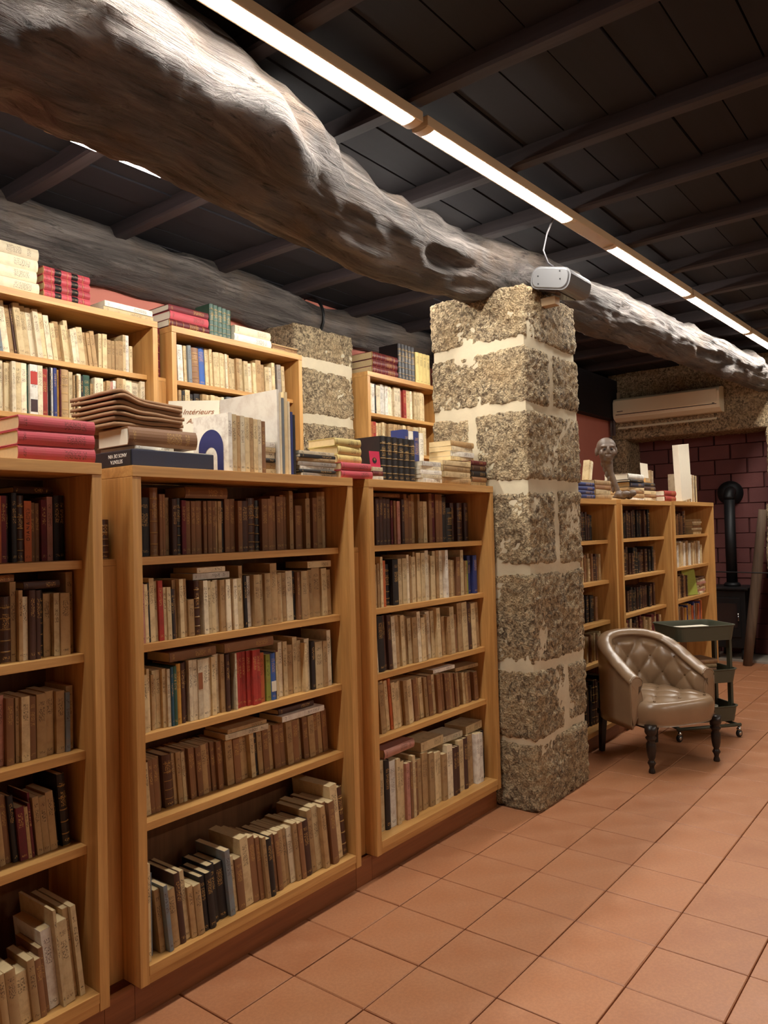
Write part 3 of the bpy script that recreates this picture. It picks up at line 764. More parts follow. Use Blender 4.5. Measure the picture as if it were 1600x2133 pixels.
def top_over(ck, xa, xb):
    return max([z for a, b, z in TOPS[ck] if b > xa and a < xb] or [0])
def flat(code, style, cx, cy, z0, t, L, D, rz=0.0, label='', group=None, pages=None, name=None, tilt=0.0):
    """lying book: L along its height, D spine -> fore edge; rz 0 = spine towards the room"""
    c, s = math.cos(rz), math.sin(rz)
    o = make_book(code, style, t, D, L, (0, 0, 0), (0, R(90), rz), label, group, pages, name)
    o.location = (cx-(c*L/2-s*D/2), cy-(s*L/2+c*D/2), z0+t/2+0.0006)
    return o
LY = [ # shelf key, xa, xb, y front, thickness, code, style, words
    ('mid', '1', 1.691, 1.882, 2.235, .040, 'b', 'H', 'brown book lying flat above the top-shelf spines of the middle bookcase'),
    ('mid', '2', 1.676, 1.840, 2.185, .022, 'w', 'P', 'lower of two white booklets lying on second-shelf books, middle bookcase'),
    ('mid', '2', 1.690, 1.820, 2.185, .018, 'i', 'P', 'upper ivory booklet lying on second-shelf books, middle bookcase'),
    ('mid', '2', 2.255, 2.395, 2.190, .026, 'c', 'P', 'cream book lying at right end over second shelf of middle bookcase'),
    ('mid', '3', 1.575, 1.772, 2.185, .031, 'b', 'T', 'brown book lying above teal and ochre spines, third shelf'),
    ('mid', '3', 1.809, 2.052, 2.185, .033, 'b', 'T', 'longer brown book lying above red spines, third shelf'),
    ('mid', '4', 1.812, 2.015, 2.185, .020, 'i', 'P', 'pale magazine lying at mid fourth shelf of middle bookcase'),
    ('mid', '4', 1.820, 2.010, 2.188, .014, 't', 'P', 'tan magazine on the pale one, fourth shelf of middle bookcase'),
    ('mid', '4', 2.091, 2.335, 2.190, .022, 'w', 'P', 'white-edged pamphlet lying at right of fourth shelf, middle bookcase'),
    ('mid', '4', 2.095, 2.300, 2.215, .022, 'd', 'H', 'dark book lying on the white-edged pamphlet, fourth shelf'),
    ('right', '1', 2.765, 2.960, 2.245, .018, 'b', 'T', 'thin brown book lying over top-shelf spines beside the pillar'),
    ('right', '4', 3.146, 3.335, 2.200, .018, 'w', 'P', 'white pamphlet lying on fourth-shelf books beside the pillar'),
    ('right', '4', 3.345, 3.555, 2.195, .018, 't', 'T', 'tan folder lying on right end of fourth shelf beside the pillar'),
    ('right', '5', 2.684, 2.920, 2.160, .040, 'p', 'H', 'pinkish book lying at left over bottom-shelf books beside the pillar'),
    ('right', '5', 2.985, 3.180, 2.175, .045, 'c', 'P', 'stack of thin cream booklets lying over bottom shelf beside pillar'),
    ('right', '5', 3.205, 3.375, 2.190, .030, 'i', 'P', 'ivory booklet slumped over bottom-shelf books beside the pillar'),
    ('right', '5', 3.386, 3.560, 2.180, .040, 'c', 'P', 'cream booklet pile at right end over bottom shelf beside pillar'),
    ('left', '1', 1.090, 1.215, 2.265, .020, 'd', 'H', 'dark thin book lying over top-shelf spines of cropped bookcase'),
    ('left', '2', 1.090, 1.200, 2.205, .022, 'd', 'H', 'dark slim book lying over second-shelf spines of cropped bookcase'),
    ('left', '2', 0.965, 1.060, 2.200, .020, 'b', 'T', 'brown book lying at left over second shelf of cropped bookcase'),
]
for case, row, xa, xb, yf, t, code, st, lab in LY:
    z = top_over((case, row), xa, xb); L = xb-xa; D = min(0.13, DEEP[case]-yf)
    flat(code, st, (xa+xb)/2, yf+D/2, z, t, L, D, R(random.uniform(-3, 3)), lab, 'books lying on the rows of books')
    TOPS[(case, row)].append((xa, xb, z+t+0.0015))

# ------------------------------------------------------------------ books on top of the bookcases
PAL['v'] = (46,50,74); WORD['v'] = 'dark navy'
ZT = 1.7255
HI = ['bottom', 'second lowest', 'third from bottom', 'fourth from bottom', 'fifth from bottom', 'sixth from bottom', 'seventh from bottom', 'eighth from bottom']
def stack(z, items, x0, x1, yf, D, what, where, group, rz0=0.0, jit=2.0, pages=None, name=None):
    """items: (code, style, thickness); returns top height"""
    n = len(items)
    for i, (c, s, t) in enumerate(items):
        L = (x1-x0)*(1-0.05*random.random()*(i > 0)); pos = 'top' if i == n-1 else HI[i]
        lab = ('%s %s %s, %s of the stack %s' % (pos, WORD[c], what, pos, where)) if n > 9 else '%s %s, %s of %s %s' % (WORD[c], what, pos, {1:'one',2:'two',3:'three',4:'four',5:'five',6:'six',7:'seven'}[n], where)
        rz = rz0 + R(random.uniform(-jit, jit))
        o = flat(c, s, (x0+x1)/2 + random.uniform(-0.003, 0.003), yf + D/2 + (0 if s in 'HL' else random.uniform(0, 0.008)), z, t, L, D, rz, lab, group, pages, name)
        z += t + 0.0012
    return z
def stand(z, items, x0, yf, what, where, group, lean=0.0, rz=0.0, pages=None):
    x = x0; n = len(items); out = []
    for i, (c, s, t, h, d) in enumerate(items):
        lab = '%s %s standing %s, %s from left' % (WORD[c], what, where, ordn(i)) if n > 1 else '%s %s standing %s' % (WORD[c], what, where)
        a = R(lean)
        if lean >= 0: lx, lz = x+t/2*math.cos(a), z+t/2*math.sin(a)+0.0006
        else: lx, lz = x-t/2*math.cos(a)+t, z-t/2*math.sin(a)+0.0006
        out.append(make_book(c, s, t, d, h, (lx, yf, lz), (0, -a, rz), lab, group, pages)); x += (t+0.0008)/math.cos(a)
    return out
G1 = 'books piled on the front bookcases'; G2 = 'books on the tall back bookcases'; G3 = 'books on the bookcases beyond the pillar'
stack(ZT, [('q','H',.042),('q','H',.042),('q','H',.040)], 1.045, 1.278, 2.125, .185, 'large volume', 'on the cropped left bookcase', G1, 0, 1.5)
stack(ZT, [('m','H',.036),('q','H',.040)], 0.70, 0.98, 2.16, .20, 'large volume', 'at far left of the cropped bookcase', G1, 0, 1.5)
# navy box-like volume with white lettering on its spine
nb = empty('boxed_volume', (1.400, 2.125, ZT+.0006)); tag(nb, 'dark navy boxed volume with upside-down white lettering on its end', 'book', G1)
box('slipcase', (.004, 0, 0), (.33, .24, .054), cover('v', 'X'), nb, .003)
box('spine', (-.001, .004, .002), (.006, .236, .052), cover('k', 'X'), nb, .002)
box('page_edge', (.10, .003, .0535), (.325, .235, .056), M['paper_white'], nb)
def text(parent, s, size, mat, mtx, name='lettering', sx=1.0, ital=0.0):
    cu = bpy.data.curves.new(name, 'FONT'); cu.body = s; cu.size = size; cu.extrude = 0.0003; cu.align_x = 'CENTER'; cu.align_y = 'CENTER'; cu.shear = ital
    tmp = bpy.data.objects.new(name, cu); COL.objects.link(tmp); bpy.context.view_layer.update()
    me = bpy.data.meshes.new_from_object(tmp.evaluated_get(bpy.context.evaluated_depsgraph_get())); bpy.data.objects.remove(tmp); bpy.data.curves.remove(cu)
    me.materials.clear(); me.materials.append(mat)
    o = bpy.data.objects.new(name, me); COL.objects.link(o)
    o.matrix_world = mtx
    if parent is not None:
        bpy.context.view_layer.update()
        o.parent = parent; o.matrix_parent_inverse = parent.matrix_world.inverted()
    return o
def frame(right, up, at):
    r = Vector(right).normalized(); u = Vector(up); u = (u-r*u.dot(r)).normalized(); n = r.cross(u)
    return Matrix(((r.x*1, u.x, n.x, at[0]), (r.y, u.y, n.y, at[1]), (r.z, u.z, n.z, at[2]), (0, 0, 0, 1)))
text(nb, 'SETENTA', .017, M['ink_white'], frame((0, 1, 0), (0, 0, -1), (1.3985, 2.205, ZT+.018)))
text(nb, 'ANOS DE VIN', .017, M['ink_white'], frame((0, 1, 0), (0, 0, -1), (1.3985, 2.200, ZT+.037)))
z1 = ZT+.0575
flat('w', 'P', 1.50, 2.24, z1, .010, .15, .19, R(3), 'thin white booklet lying on the dark navy volume', G1, 'paper_white')
z1 += .011
flat('b', 'H', 1.405+.135, 2.135+.10, z1, .060, .265, .19, R(-1), 'thick brown hardback with white page edges under folded newspapers', G1, 'paper_white')
z1 += .061
# folded newspapers
for i in range(7):
    V, F = [], []; nx, ny = 16, 10; L, D, t = .27-.004*(i % 3), .26, .0115
    for side in (0, 1):
        for a in range(nx+1):
            for b in range(ny+1):
                u, v = a/nx, b/ny
                sag = .022*(i/6.0)*math.exp(-((u-.12)/.16)**2) - .012*(i/6.0)*u
                wob = .0025*noise.noise((u*3+i, v*2, i*1.7))
                V.append((u*L-L/2, v*D-D/2, side*t + sag*1.0 + wob + (0.002*math.sin(u*9+i) if side else 0.002*math.sin(u*9+i-1))*0.4))
    m = (nx+1)*(ny+1)
    for a in range(nx):
        for b in range(ny):
            q = a*(ny+1)+b; F.append((q, q+1, q+ny+2, q+ny+1)); F.append((m+q, m+q+ny+1, m+q+ny+2, m+q+1))
    for a in range(nx):
        q = a*(ny+1); F.append((q, q+ny+1, m+q+ny+1, m+q)); q += ny; F.append((q, m+q, m+q+ny+1, q+ny+1))
    for b in range(ny):
        F.append((b, m+b, m+b+1, b+1)); q = nx*(ny+1)+b; F.append((q, q+1, m+q+1, m+q))
    o = mk('newspaper', V, F, M['paper_brown'], None, (1.515+random.uniform(-.004, .004), 2.315+random.uniform(-.006, .006), z1+.004+i*.0152), (0, 0, R(random.uniform(-1.5, 1.5))), True)
    tag(o, 'browned folded newspaper, %s of the pile by the lettered card' % ('topmost' if i == 6 else HI[i]), 'newspaper', 'pile of folded newspapers')
# lettered pamphlet leaning behind the white book row
pr = Vector((.66, -.75, 0)).normalized(); back = Vector((.75, .66, 0)).normalized()
pu = (Vector((0, 0, 1))*math.cos(R(16)) + back*math.sin(R(16)))
pc = Vector((1.845, 2.405, ZT+.002)) + pu*.16
pm = frame(pr, pu, pc)
pam = mk('pamphlet', *boxVF((-.10, -.16, -.004), (.10, .16, .0)), M['paper_white'], None)
pam.matrix_world = pm; tag(pam, 'cream pamphlet lettered Interieurs Anglais leaning behind the white books', 'pamphlet')
text(pam, 'Intérieurs', .031, M['ink_brown'], frame(pr, pu, pc + pu*.110 + pr*.018 + pr.cross(pu)*.0008), 'lettering', 1, .35)
text(pam, 'Anglais', .031, M['ink_brown'], frame(pr, pu, pc + pu*.070 + pr*.018 + pr.cross(pu)*.0008), 'lettering', 1, .35)
# row of pale books, the first with a blue arch on its cover
rowb = stand(ZT, [('w','P',.018,.212,.20),('c','P',.020,.208,.20),('t','P',.017,.205,.20),('i','P',.020,.206,.20),('c','P',.022,.203,.20),('t','P',.019,.203,.20),('c','P',.020,.200,.20),('i','P',.018,.200,.20),('b','P',.020,.196,.20)],
      1.800, 2.128, 'book', 'in the pale row atop the middle bookcase', G1)
V, F = [], []; n = 20
for k in range(n+1):
    a = math.pi*k/n
    V.append((0, .070*math.cos(a), .085+.070*math.sin(a))); V.append((0, .036*math.cos(a), .048+.042*math.sin(a)))
for k in range(n): F.append((2*k, 2*k+1, 2*k+3, 2*k+2))
V += [(0, .070, .0), (0, .036, .0), (0, -.070, .0), (0, -.036, .0)]
F += [(0, 1, 2*n+3, 2*n+2), (2*n, 2*n+1, 2*n+5, 2*n+4)]
V2 = [(v[0]-.0006, v[1], v[2]) for v in V]; m = len(V)
arch = mk('printed_arch', V2, F, M['arch_blue'], rowb[0], (-.0095, .098, .004))
# tall folders
fl = stand(ZT, [('w','X',.010,.330,.34),('i','X',.012,.318,.32),('s','X',.014,.300,.30),('c','X',.018,.325,.27),('i','X',.012,.290,.27),('n','X',.014,.250,.22),('k','X',.012,.240,.20)], 2.055, 2.140, 'tall folder', 'right of the pale book row', G1, 0, 0, 'paper_white')
stack(ZT, [('c','P',.020),('t','P',.024),('k','H',.014),('i','P',.022),('c','P',.018),('w','P',.02)], 1.985, 2.052, 2.150, .11, 'small book', 'between pale row and tall folders', G1, 0, 1)
stack(ZT, [('g','P',.014),('k','H',.012),('w','P',.013),('g','P',.016),('t','P',.015),('k','P',.012),('i','P',.014)], 2.170, 2.385, 2.135, .25, 'magazine', 'right of the tall folders', G1, 0, 4, 'paper_white', 'magazine')
zp = stack(ZT, [('q','H',.033),('q','H',.032)], 2.400, 2.600, 2.118, .20, 'slim volume', 'beneath pale yellow vellum books', G1, 0, 2)
stack(zp, [('a','H',.034),('a','H',.035),('a','H',.034)], 2.405, 2.570, 2.150, .17, 'vellum book', 'on the rose red volumes', G1, 0, 3)
zl = stack(ZT, [('w','P',.018),('m','H',.020),('i','P',.018)], 2.625, 2.700, 2.135, .14, 'small book', 'left of the black gilt set', G1, 0, 3)
mc = box('postcard', (-.030, 0, 0), (.030, .003, .072), plain('magenta_card', (196,36,74), 0.6), None, 0, (2.664, 2.150, zl+.0006), (R(-6), 0, R(-8)))
tag(mc, 'small magenta postcard with dark emblem leaning left of the black set', 'postcard')
V, F = latheVF([(.013, 0), (.013, .0006)], 16)
mk('emblem', V, F, M['ink_black'], mc, (-.004, -.0004, .030), (R(90), 0, 0))
mk('emblem', *latheVF([(.006, 0), (.006, .0006)], 12), M['ink_brown'], mc, (-.004, -.0012, .034), (R(90), 0, 0))
stand(ZT, [('k','L',.044,.205,.16)]*6, 2.708, 2.150, 'gilt-ruled volume', 'in the black set atop the pillar-side bookcase', G1)
stand(ZT, [('n','H',.045,.285,.085),('w','H',.040,.280,.085),('n','H',.050,.284,.085),('w','H',.040,.278,.085)], 3.10, 2.312, 'tall volume', 'behind the black gilt set', G1, 0, 0, 'paper_white')
stack(ZT, [('w','P',.022),('i','P',.018),('w','P',.020),('i','P',.018),('w','P',.022)], 2.990, 3.160, 2.125, .15, 'booklet', 'right of the black gilt set', G1, 0, 4, 'paper_white')
zt = stack(ZT, [('t','P',.034),('c','P',.028),('t','P',.030),('c','P',.024)], 3.170, 3.430, 2.120, .17, 'paper-bound book', 'near the pillar beside white booklets', G1, 0, 2)
zd = stack(ZT, [('c','P',.020),('b','H',.026),('k','H',.030),('d','H',.030),('m','H',.022)], 3.442, 3.598, 2.130, .17, 'book', 'at the pillar end', G1, 0, 3)
stack(max(zt, zd), [('c','P',.020),('w','P',.026),('i','P',.024),('t','P',.028)], 3.330, 3.560, 2.180, .14, 'book', 'on top of the pillar-end piles', G1, 0, 5)
# niches between the bookcases
stand(1.4305, [('d','L',.034,.130,.095),('d','L',.036,.126,.095)], 1.300, 2.205, 'small volume', 'in the slot between left and middle bookcases', G1)
stand(1.4305, [('t','P',.022,.205,.13),('k','L',.046,.250,.14)], 2.456, 2.185, 'book', 'in the slot between middle and pillar-side bookcases', G1)
stand(2.4005, [('m','L',.050,.285,.14)], 2.575, 3.672, 'volume', 'in the slot between the tall back bookcases', G2)
# tall back bookcases
ZB = 2.6955
stack(ZB, [('i','H',.056),('i','H',.055),('i','H',.056),('i','H',.055)], 1.560, 1.885, 3.615, .24, 'large volume', 'at the back bookcase left end', G2, 0, 1.0)
def labelled_reds():
    z = ZB
    for i in range(4):
        o = flat('q', 'L', 2.035, 3.62+.085, z, .0385, .25, .17, R(random.uniform(-1, 1)), 'red leather volume with black spine labels, %s of its stack of four' % ('top' if i == 3 else HI[i]), G2)
        for zc in (.075, .165):
            V, F = [], []
            for k in range(7):
                a = -1+2*k/6
                for zz in (zc-.017, zc+.017): V.append((a*.018, .0083-.0095*(1-a*a)-.0012, zz))
            for k in range(6): F.append((2*k, 2*k+2, 2*k+3, 2*k+1))
            mk('title_label', V, F, cover('k', 'L'), o)
        z += .0395
labelled_reds()
stack(ZB, [('c','P',.026),('w','P',.030)], 2.235, 2.540, 3.615, .22, 'thick book', 'beside the red labelled volumes', G2, 0, 1, 'paper_white')
stack(ZB, [('m','L',.040),('q','H',.048),('m','H',.034)], 2.640, 2.925, 3.612, .20, 'volume', 'left of the green standing set', G2, 0, 1, 'paper_white')
stand(ZB, [('e','L',.032,.195-.003*i,.14) for i in range(5)], 2.945, 3.625, 'small volume', 'in the green set on the back bookcase', G2)
stack(ZB, [('w','H',.050),('i','H',.050)], 3.125, 3.430, 3.612, .22, 'book', 'right of the green set', G2, 0, 1.5, 'paper_white')
stack(ZB, [('t','P',.016),('b','P',.016),('t','P',.010)], 3.445, 3.685, 3.625, .18, 'thin book', 'against the back pillar', G2, 0, 2)
stack(ZB, [('m','L',.054),('m','L',.053),('m','L',.054)], 4.470, 4.790, 3.612, .22, 'volume', 'on the bookcase between the pillars', G2, 0, 1)
stand(ZB, [('k','L',.044,.285,.20)]*5, 4.812, 3.620, 'gilt volume', 'in the black set between the pillars', G2)
stand(ZB, [('a','H',.050,.255,.18)]*4, 5.045, 3.620, 'volume', 'in the gilded set next to the front pillar', G2)
# bookcases beyond the pillar
ZF = 1.6815
stack(ZF, [('n','H',.027),('n','H',.026),('n','H',.027),('n','H',.026)], 4.72, 5.035, 2.125, .20, 'volume', 'right behind the pillar', G3, 0, 1)
zs1 = stack(ZF, [('t','P',.034),('c','P',.032),('b','P',.030),('t','P',.034)], 5.055, 5.335, 2.125, .20, 'book', 'left of the carved head', G3, 0, 2)
stand(zs1, [('c','P',.035,.15,.045),('i','P',.035,.145,.045)], 5.17, 2.235, 'book', 'leaning left of the carved head', G3, -16)
zs2 = stack(1.6865, [('w','P',.022),('t','P',.030),('b','H',.026),('c','P',.020),('v','H',.040)], 5.80, 6.12, 2.165, .20, 'book', 'right of the carved head', G3, 0, 4)
stack(zs2, [('k','H',.016),('w','H',.045)], 5.78, 6.10, 2.16, .20, 'large book', 'above the pile right of the carved head', G3, 0, 2, 'paper_white')
zs3 = stack(1.6865, [('i','P',.026),('b','H',.028),('c','P',.028),('d','H',.034),('k','H',.03)], 6.14, 6.44, 2.185, .20, 'book', 'under the small card stand', G3, 0, 4)
stack(1.6865, [('r','H',.044),('r','H',.044)], 6.455, 6.735+.02, 2.115, .21, 'hardback', 'left of the tall white box', G3, 0, 2, 'paper_white')
cs = empty('card_stand', (6.33, 2.24, zs3+.001)); tag(cs, 'small blank cream card on a wooden foot atop the far books', 'card stand')
box('foot', (-.05, -.04, 0), (.05, .04, .012), M['shelf_h'], cs, .002)
box('stem', (-.012, -.006, .012), (.012, .006, .045), M['shelf_v'], cs)
box('card', (-.085, -.009, .044), (.085, -.006, .165), M['paper_white'], cs, 0, (0, 0, 0), (R(-3), 0, 0))
wb = box('flat_box', (0, 0, 0), (.30, .055, .50), M['paper_white'], None, .003, (6.935, 2.125, 1.692), (0, R(-6), 0)); tag(wb, 'tall white flat box leaning among the far books', 'box')
stand(1.6915, [(c, s, .040, h, .05) for c, s, h in (('c','P',.285),('i','P',.28))], 6.78, 2.345, 'book', 'left behind the tall white box', G3)
stand(1.6915, [(c, s, .038, h, .16) for c, s, h in (('i','P',.270),('b','H',.262),('c','P',.268),('d','H',.255),('w','P',.265),('t','P',.262),('i','P',.262),('d','H',.25),('c','P',.258))], 7.30, 2.20, 'book', 'right of the tall white box', G3)
stack(1.3935, [('c','P',.018),('t','P',.020),('i','P',.016),('b','P',.024),('c','P',.018),('i','P',.016),('t','P',.022)], 7.42, 7.70, 2.18, .15, 'booklet', 'on the top shelf near the stove', G3, 0, 6)
stack(.8205, [('i','P',.022),('p','P',.022),('c','P',.02),('b','H',.024),('p','P',.022),('i','P',.02),('d','H',.024)], 7.52, 7.74, 2.18, .15, 'booklet', 'on the third shelf near the stove', G3, 0, 6)
lf = box('folder', (-.10, 0, 0), (.10, .012, .24), cover('l', 'X'), None, .001, (7.40, 2.21, .8245), (R(-8), 0, R(-18))); tag(lf, 'pale lime folder leaning on the third shelf near the stove', 'folder')

# ------------------------------------------------------------------ printed spines that stand out
def on_spine(case, row, idx, what, z0, z1, mat, w=.86, s=None):
    t, h = BOOKS[(case, row, idx)]; o = BOOKS[(case, row, idx, 'o')]
    if s is None:
        bul = -.0006
        box(what, (-t/2*w, bul-.0004, z0*h), (t/2*w, bul+.004, z1*h), mat, o)
    else:
        bpy.context.view_layer.update()
        m = o.matrix_world @ frame((0, 0, 1), (-1, 0, 0), (0, -.0012, (z0+z1)/2*h))
        text(o, s, t*.62, mat, m)
for i_ in range(40):
    if ('left', '1', i_, 'o') in BOOKS and BOOKS[('left', '1', i_, 'o')]['label'].startswith('orange') and i_ > 5:
        on_spine('left', '1', i_, 'lettering', .25, .75, M['ink_black'], 1, 'D I A N A'); break
red_p = plain('red_print', (178,56,46), .7); dark_p = plain('dark_picture_print', (58,34,34), .6, 0, .6, 60)
for i_ in range(60):
    k_ = ('ul', '2', i_, 'o')
    if k_ in BOOKS and BOOKS[k_]['label'].startswith('white') and BOOKS[k_[:3]][0] > .03:
        on_spine('ul', '2', i_, 'printed_panel', .60, .86, red_p); on_spine('ul', '2', i_, 'printed_panel', .05, .30, dark_p); break
for i_ in range(60):
    k_ = ('mid', '3', i_, 'o')
    if k_ in BOOKS and BOOKS[k_]['label'].startswith('bright blue'):
        on_spine('mid', '3', i_, 'printed_panel', .18, .40, M['paper_white'])
    if k_ in BOOKS and BOOKS[k_]['label'].startswith('ivory') and i_ == 15:
        on_spine('mid', '3', i_, 'title_label', .50, .78, M['ink_brown'], .9)

# ------------------------------------------------------------------ carved head
def carved_head():
    root = empty('carved_figure', (5.64, 2.20, 1.6985)); tag(root, 'carved wooden head on a long thin neck beside stacked books', 'sculpture')
    root.rotation_euler = (0, 0, R(-58))
    bm = bmesh.new()
    def ball(c, s, rot=(0,0,0), u=20, v=14):
        mt = Matrix.Translation(c) @ Matrix.Rotation(rot[2], 4, 'Z') @ Matrix.Rotation(rot[1], 4, 'Y') @ Matrix.Rotation(rot[0], 4, 'X') @ Matrix.Diagonal((*s, 1))
        bmesh.ops.create_uvsphere(bm, u_segments=u, v_segments=v, radius=1, matrix=mt)
    hx, hz = -.075, .365
    ball((hx, 0.012, hz+.030), (.072, .082, .072))            # skull
    ball((hx, -.012, hz-.020), (.058, .062, .070))            # face
    ball((hx, -.030, hz-.062), (.036, .040, .034))            # chin
    ball((hx, -.058, hz+.028), (.052, .022, .016))            # brow
    ball((hx, -.078, hz-.004), (.012, .016, .030))            # nose
    ball((hx-.013, -.074, hz-.024), (.010, .010, .009)); ball((hx+.013, -.074, hz-.024), (.010, .010, .009))
    ball((hx, -.072, hz-.044), (.024, .012, .007)); ball((hx, -.070, hz-.056), (.021, .012, .007))
    for s in (-1, 1):
        ball((hx+s*.026, -.062, hz+.006), (.015, .010, .008))
        ball((hx+s*.070, .018, hz-.004), (.014, .024, .034))
        ball((hx+s*.040, -.045, hz-.020), (.020, .022, .028))
    for k in range(14):                                       # long tapering neck and body
        t = k/13.0
        w_ = max(.019, .046-.075*t); ball((hx+.085*t, .006-.002*t, hz-.070-.270*t), (w_, w_*.95, .030), (0, 0, 0), 14, 10)
    for k in range(6):                                        # arm like strut behind
        t = k/5.0; ball((hx-.028+.075*t, .030, .27-.20*t), (.014, .014, .028), (0, 0, 0), 10, 8)
    for k in range(7):                                        # reclining foot
        t = k/6.0; ball((.0+.10*t, -.012+.02*math.sin(k*1.7), .026+.010*math.sin(k*2.3)), (.030, .034, .026), (0, 0, k*.6), 12, 8)
    ball((.03, 0, .012), (.075, .045, .014))
    me = bpy.data.meshes.new('figure'); bm.to_mesh(me); bm.free()
    o = put('figure', me, M['carved'], root)
    mo = o.modifiers.new('fuse', 'REMESH'); mo.mode = 'VOXEL'; mo.voxel_size = 0.0042; mo.use_smooth_shade = True
    sm_ = o.modifiers.new('soften', 'SMOOTH'); sm_.iterations = 3; sm_.factor = .5
    for s in (-1, 1):
        mk('eye', *latheVF([(.0005, -.005), (.006, -.003), (.008, 0), (.006, .003), (.0005, .005)], 12), M['ink_black'], root, (hx+s*.026, -.0705, hz+.006), (R(90), 0, 0))
carved_head()

# ------------------------------------------------------------------ armchair
def armchair():
    root = empty('armchair', (4.961, 1.735, 0), (0, 0, R(-29))); tag(root, 'bronze leather tub armchair with buttoned back and turned dark legs', 'armchair')
    W, RY, Y0, YA = .275, .265, .03, -.165
    # path of the back: left arm front -> round the back -> right arm front
    P = []; n1, n2 = 22, 92
    for i in range(n1): P.append(Vector((-W-.012*(1-i/n1), YA+(Y0-YA)*i/n1, 0)))
    for i in range(n2+1):
        a = math.pi - math.pi*i/n2; e = .88
        P.append(Vector((W*math.copysign(abs(math.cos(a))**e, math.cos(a)), Y0+RY*abs(math.sin(a))**e, 0)))
    for i in range(1, n1+1): P.append(Vector((W+.012*i/n1, Y0+(YA-Y0)*i/n1, 0)))
    n = len(P); ln = [0.0]
    for i in range(1, n): ln.append(ln[-1]+(P[i]-P[i-1]).length)
    TOT = ln[-1]
    def ztop(y):
        t = min(max((y-YA)/(Y0+RY-YA), 0), 1); t = t**0.9
        return .565 + .225*(t*t*(3-2*t)*.45+t*.55)
    def tuft(u, v):
        p, q = u+v, u-v
        b = (abs(math.sin(math.pi*p))*abs(math.sin(math.pi*q)))**.42
        return b
    V, F = [], []; nin, nroll, nout = 26, 12, 10; sec = nin+nroll+nout
    da, db, zs0 = .098, .105, .355
    for i in range(n):
        d = (P[min(i+1, n-1)]-P[max(i-1, 0)]).normalized(); nrm = Vector((d.y, -d.x, 0))
        # outward
        c = Vector((0, Y0-.02, 0)); out = nrm if nrm.dot(P[i]-c) > 0 else -nrm
        zt = ztop(P[i].y); s = ln[i]-TOT/2
        endf = min(1.0, min(ln[i], TOT-ln[i])/.05)
        rr = .046; zin = zt-rr
        for k in range(nin):
            v = k/(nin-1); z = zs0+(zin-zs0)*v
            fade = min(1, (1-v)/.12)*min(1, v/.10+.3)*endf
            tv = (z-.40)/db
            h = .030*tuft(s/da/2, tv/2+.0)*fade
            off = -.040 - .014*math.sin(math.pi*v) - h + .012*(1-fade) + (.02*v*v)
            V.append(P[i]+out*(off)+Vector((0, 0, z)))
        pl = abs(math.sin(math.pi*(s/da/2)*2))**.5
        for k in range(nroll):
            a = math.pi - math.pi*(k+.5)/nroll
            r2 = rr*(1+.05*pl*endf)
            V.append(P[i]+out*(.002+r2*math.cos(a)*1.05)+Vector((0, 0, zin+r2*math.sin(a))))
        for k in range(nout):
            v = k/(nout-1); z = zin-(zin-.245)*v
            V.append(P[i]+out*(.046-.006*v)+Vector((0, 0, z)))
    for i in range(n-1):
        for k in range(sec-1):
            a = i*sec+k; F.append((a, a+1, a+sec+1, a+sec))
        a = i*sec; F.append((a+sec-1, a, a+sec, a+2*sec-1))
    F.append(tuple(range(sec-1, -1, -1))); F.append(tuple((n-1)*sec+k for k in range(sec)))
    bk = mk('backrest', V, F, M['leather'], root, smooth=True)
    # front faces of the arms with piping
    for e in (0, n-1):
        ring = [V[e*sec+k] for k in range(nin+nroll+nout)]
        y = YA-.004
        cen = Vector((sum(p.x for p in ring)/len(ring), y-.006, sum(p.z for p in ring)/len(ring)))
        VV = [Vector((p.x, y, p.z)) for p in ring]+[cen+(Vector((p.x, y-.006, p.z))-cen)*.8 for p in ring]+[cen]
        m = len(ring); FF = []
        for k in range(m):
            q = (k+1) % m; FF.append((k, q, m+q, m+k)); FF.append((m+k, m+q, 2*m))
        if e == 0: FF = [f[::-1] for f in FF]
        mk('arm_front', VV, FF, M['leather'], root, smooth=True)
        tube('piping', [(p.x, y-.001, p.z) for p in ring[::2]]+[(ring[0].x, y-.001, ring[0].z)], .0045, M['leather'], root, 6)
    # buttons sit where the creases cross
    me = None; V2, F2 = latheVF([(.0005, -.004), (.007, -.003), (.009, 0), (.007, .003), (.0005, .005)], 12)
    def button(p, nrm):
        o = mk('button', V2, F2, M['brass'], root, p, Vector((0,0,1)).rotation_difference(nrm).to_euler(), True)
    for r_ in range(1, 4):
        z = .40+db*r_
        for c_ in range(-7, 8):
            # lattice crossings: p, q integers  (u=s/2da, v=tv/2)
            if (c_+r_) % 2: continue
            s = c_*da
            j = min(range(n), key=lambda q: abs(ln[q]-TOT/2-s))
            if ln[j] < .10 or TOT-ln[j] < .10: continue
            if z > ztop(P[j].y)-.075: continue
            d = (P[j+1]-P[j-1]).normalized(); nr = Vector((d.y, -d.x, 0)); c = Vector((0, Y0-.02, 0)); out = nr if nr.dot(P[j]-c) > 0 else -nr
            v = (z-zs0)/(ztop(P[j].y)-.046-zs0)
            off = -.040-.014*math.sin(math.pi*v)+.02*v*v-.002
            button(P[j]+out*off+Vector((0, 0, z)), -out)
    # seat
    V, F = [], []; nr, na = 30, 96
    def outline(a):
        ca, sa = math.cos(a), math.sin(a)
        e = .62
        x = .305*math.copysign(abs(ca)**e, ca); y = math.copysign(abs(sa)**e, sa)
        y = y*.315 if y < 0 else y*.27
        if y > -.14: x *= 1-.20*min(1, (y+.14)/.08)
        return x, y
    rings = []
    for i in range(nr+1):
        t = i/nr; rings.append(('top', t))
    for k in range(1, 9): rings.append(('edge', k/8.0))
    for k in range(1, 6): rings.append(('side', k/5.0))
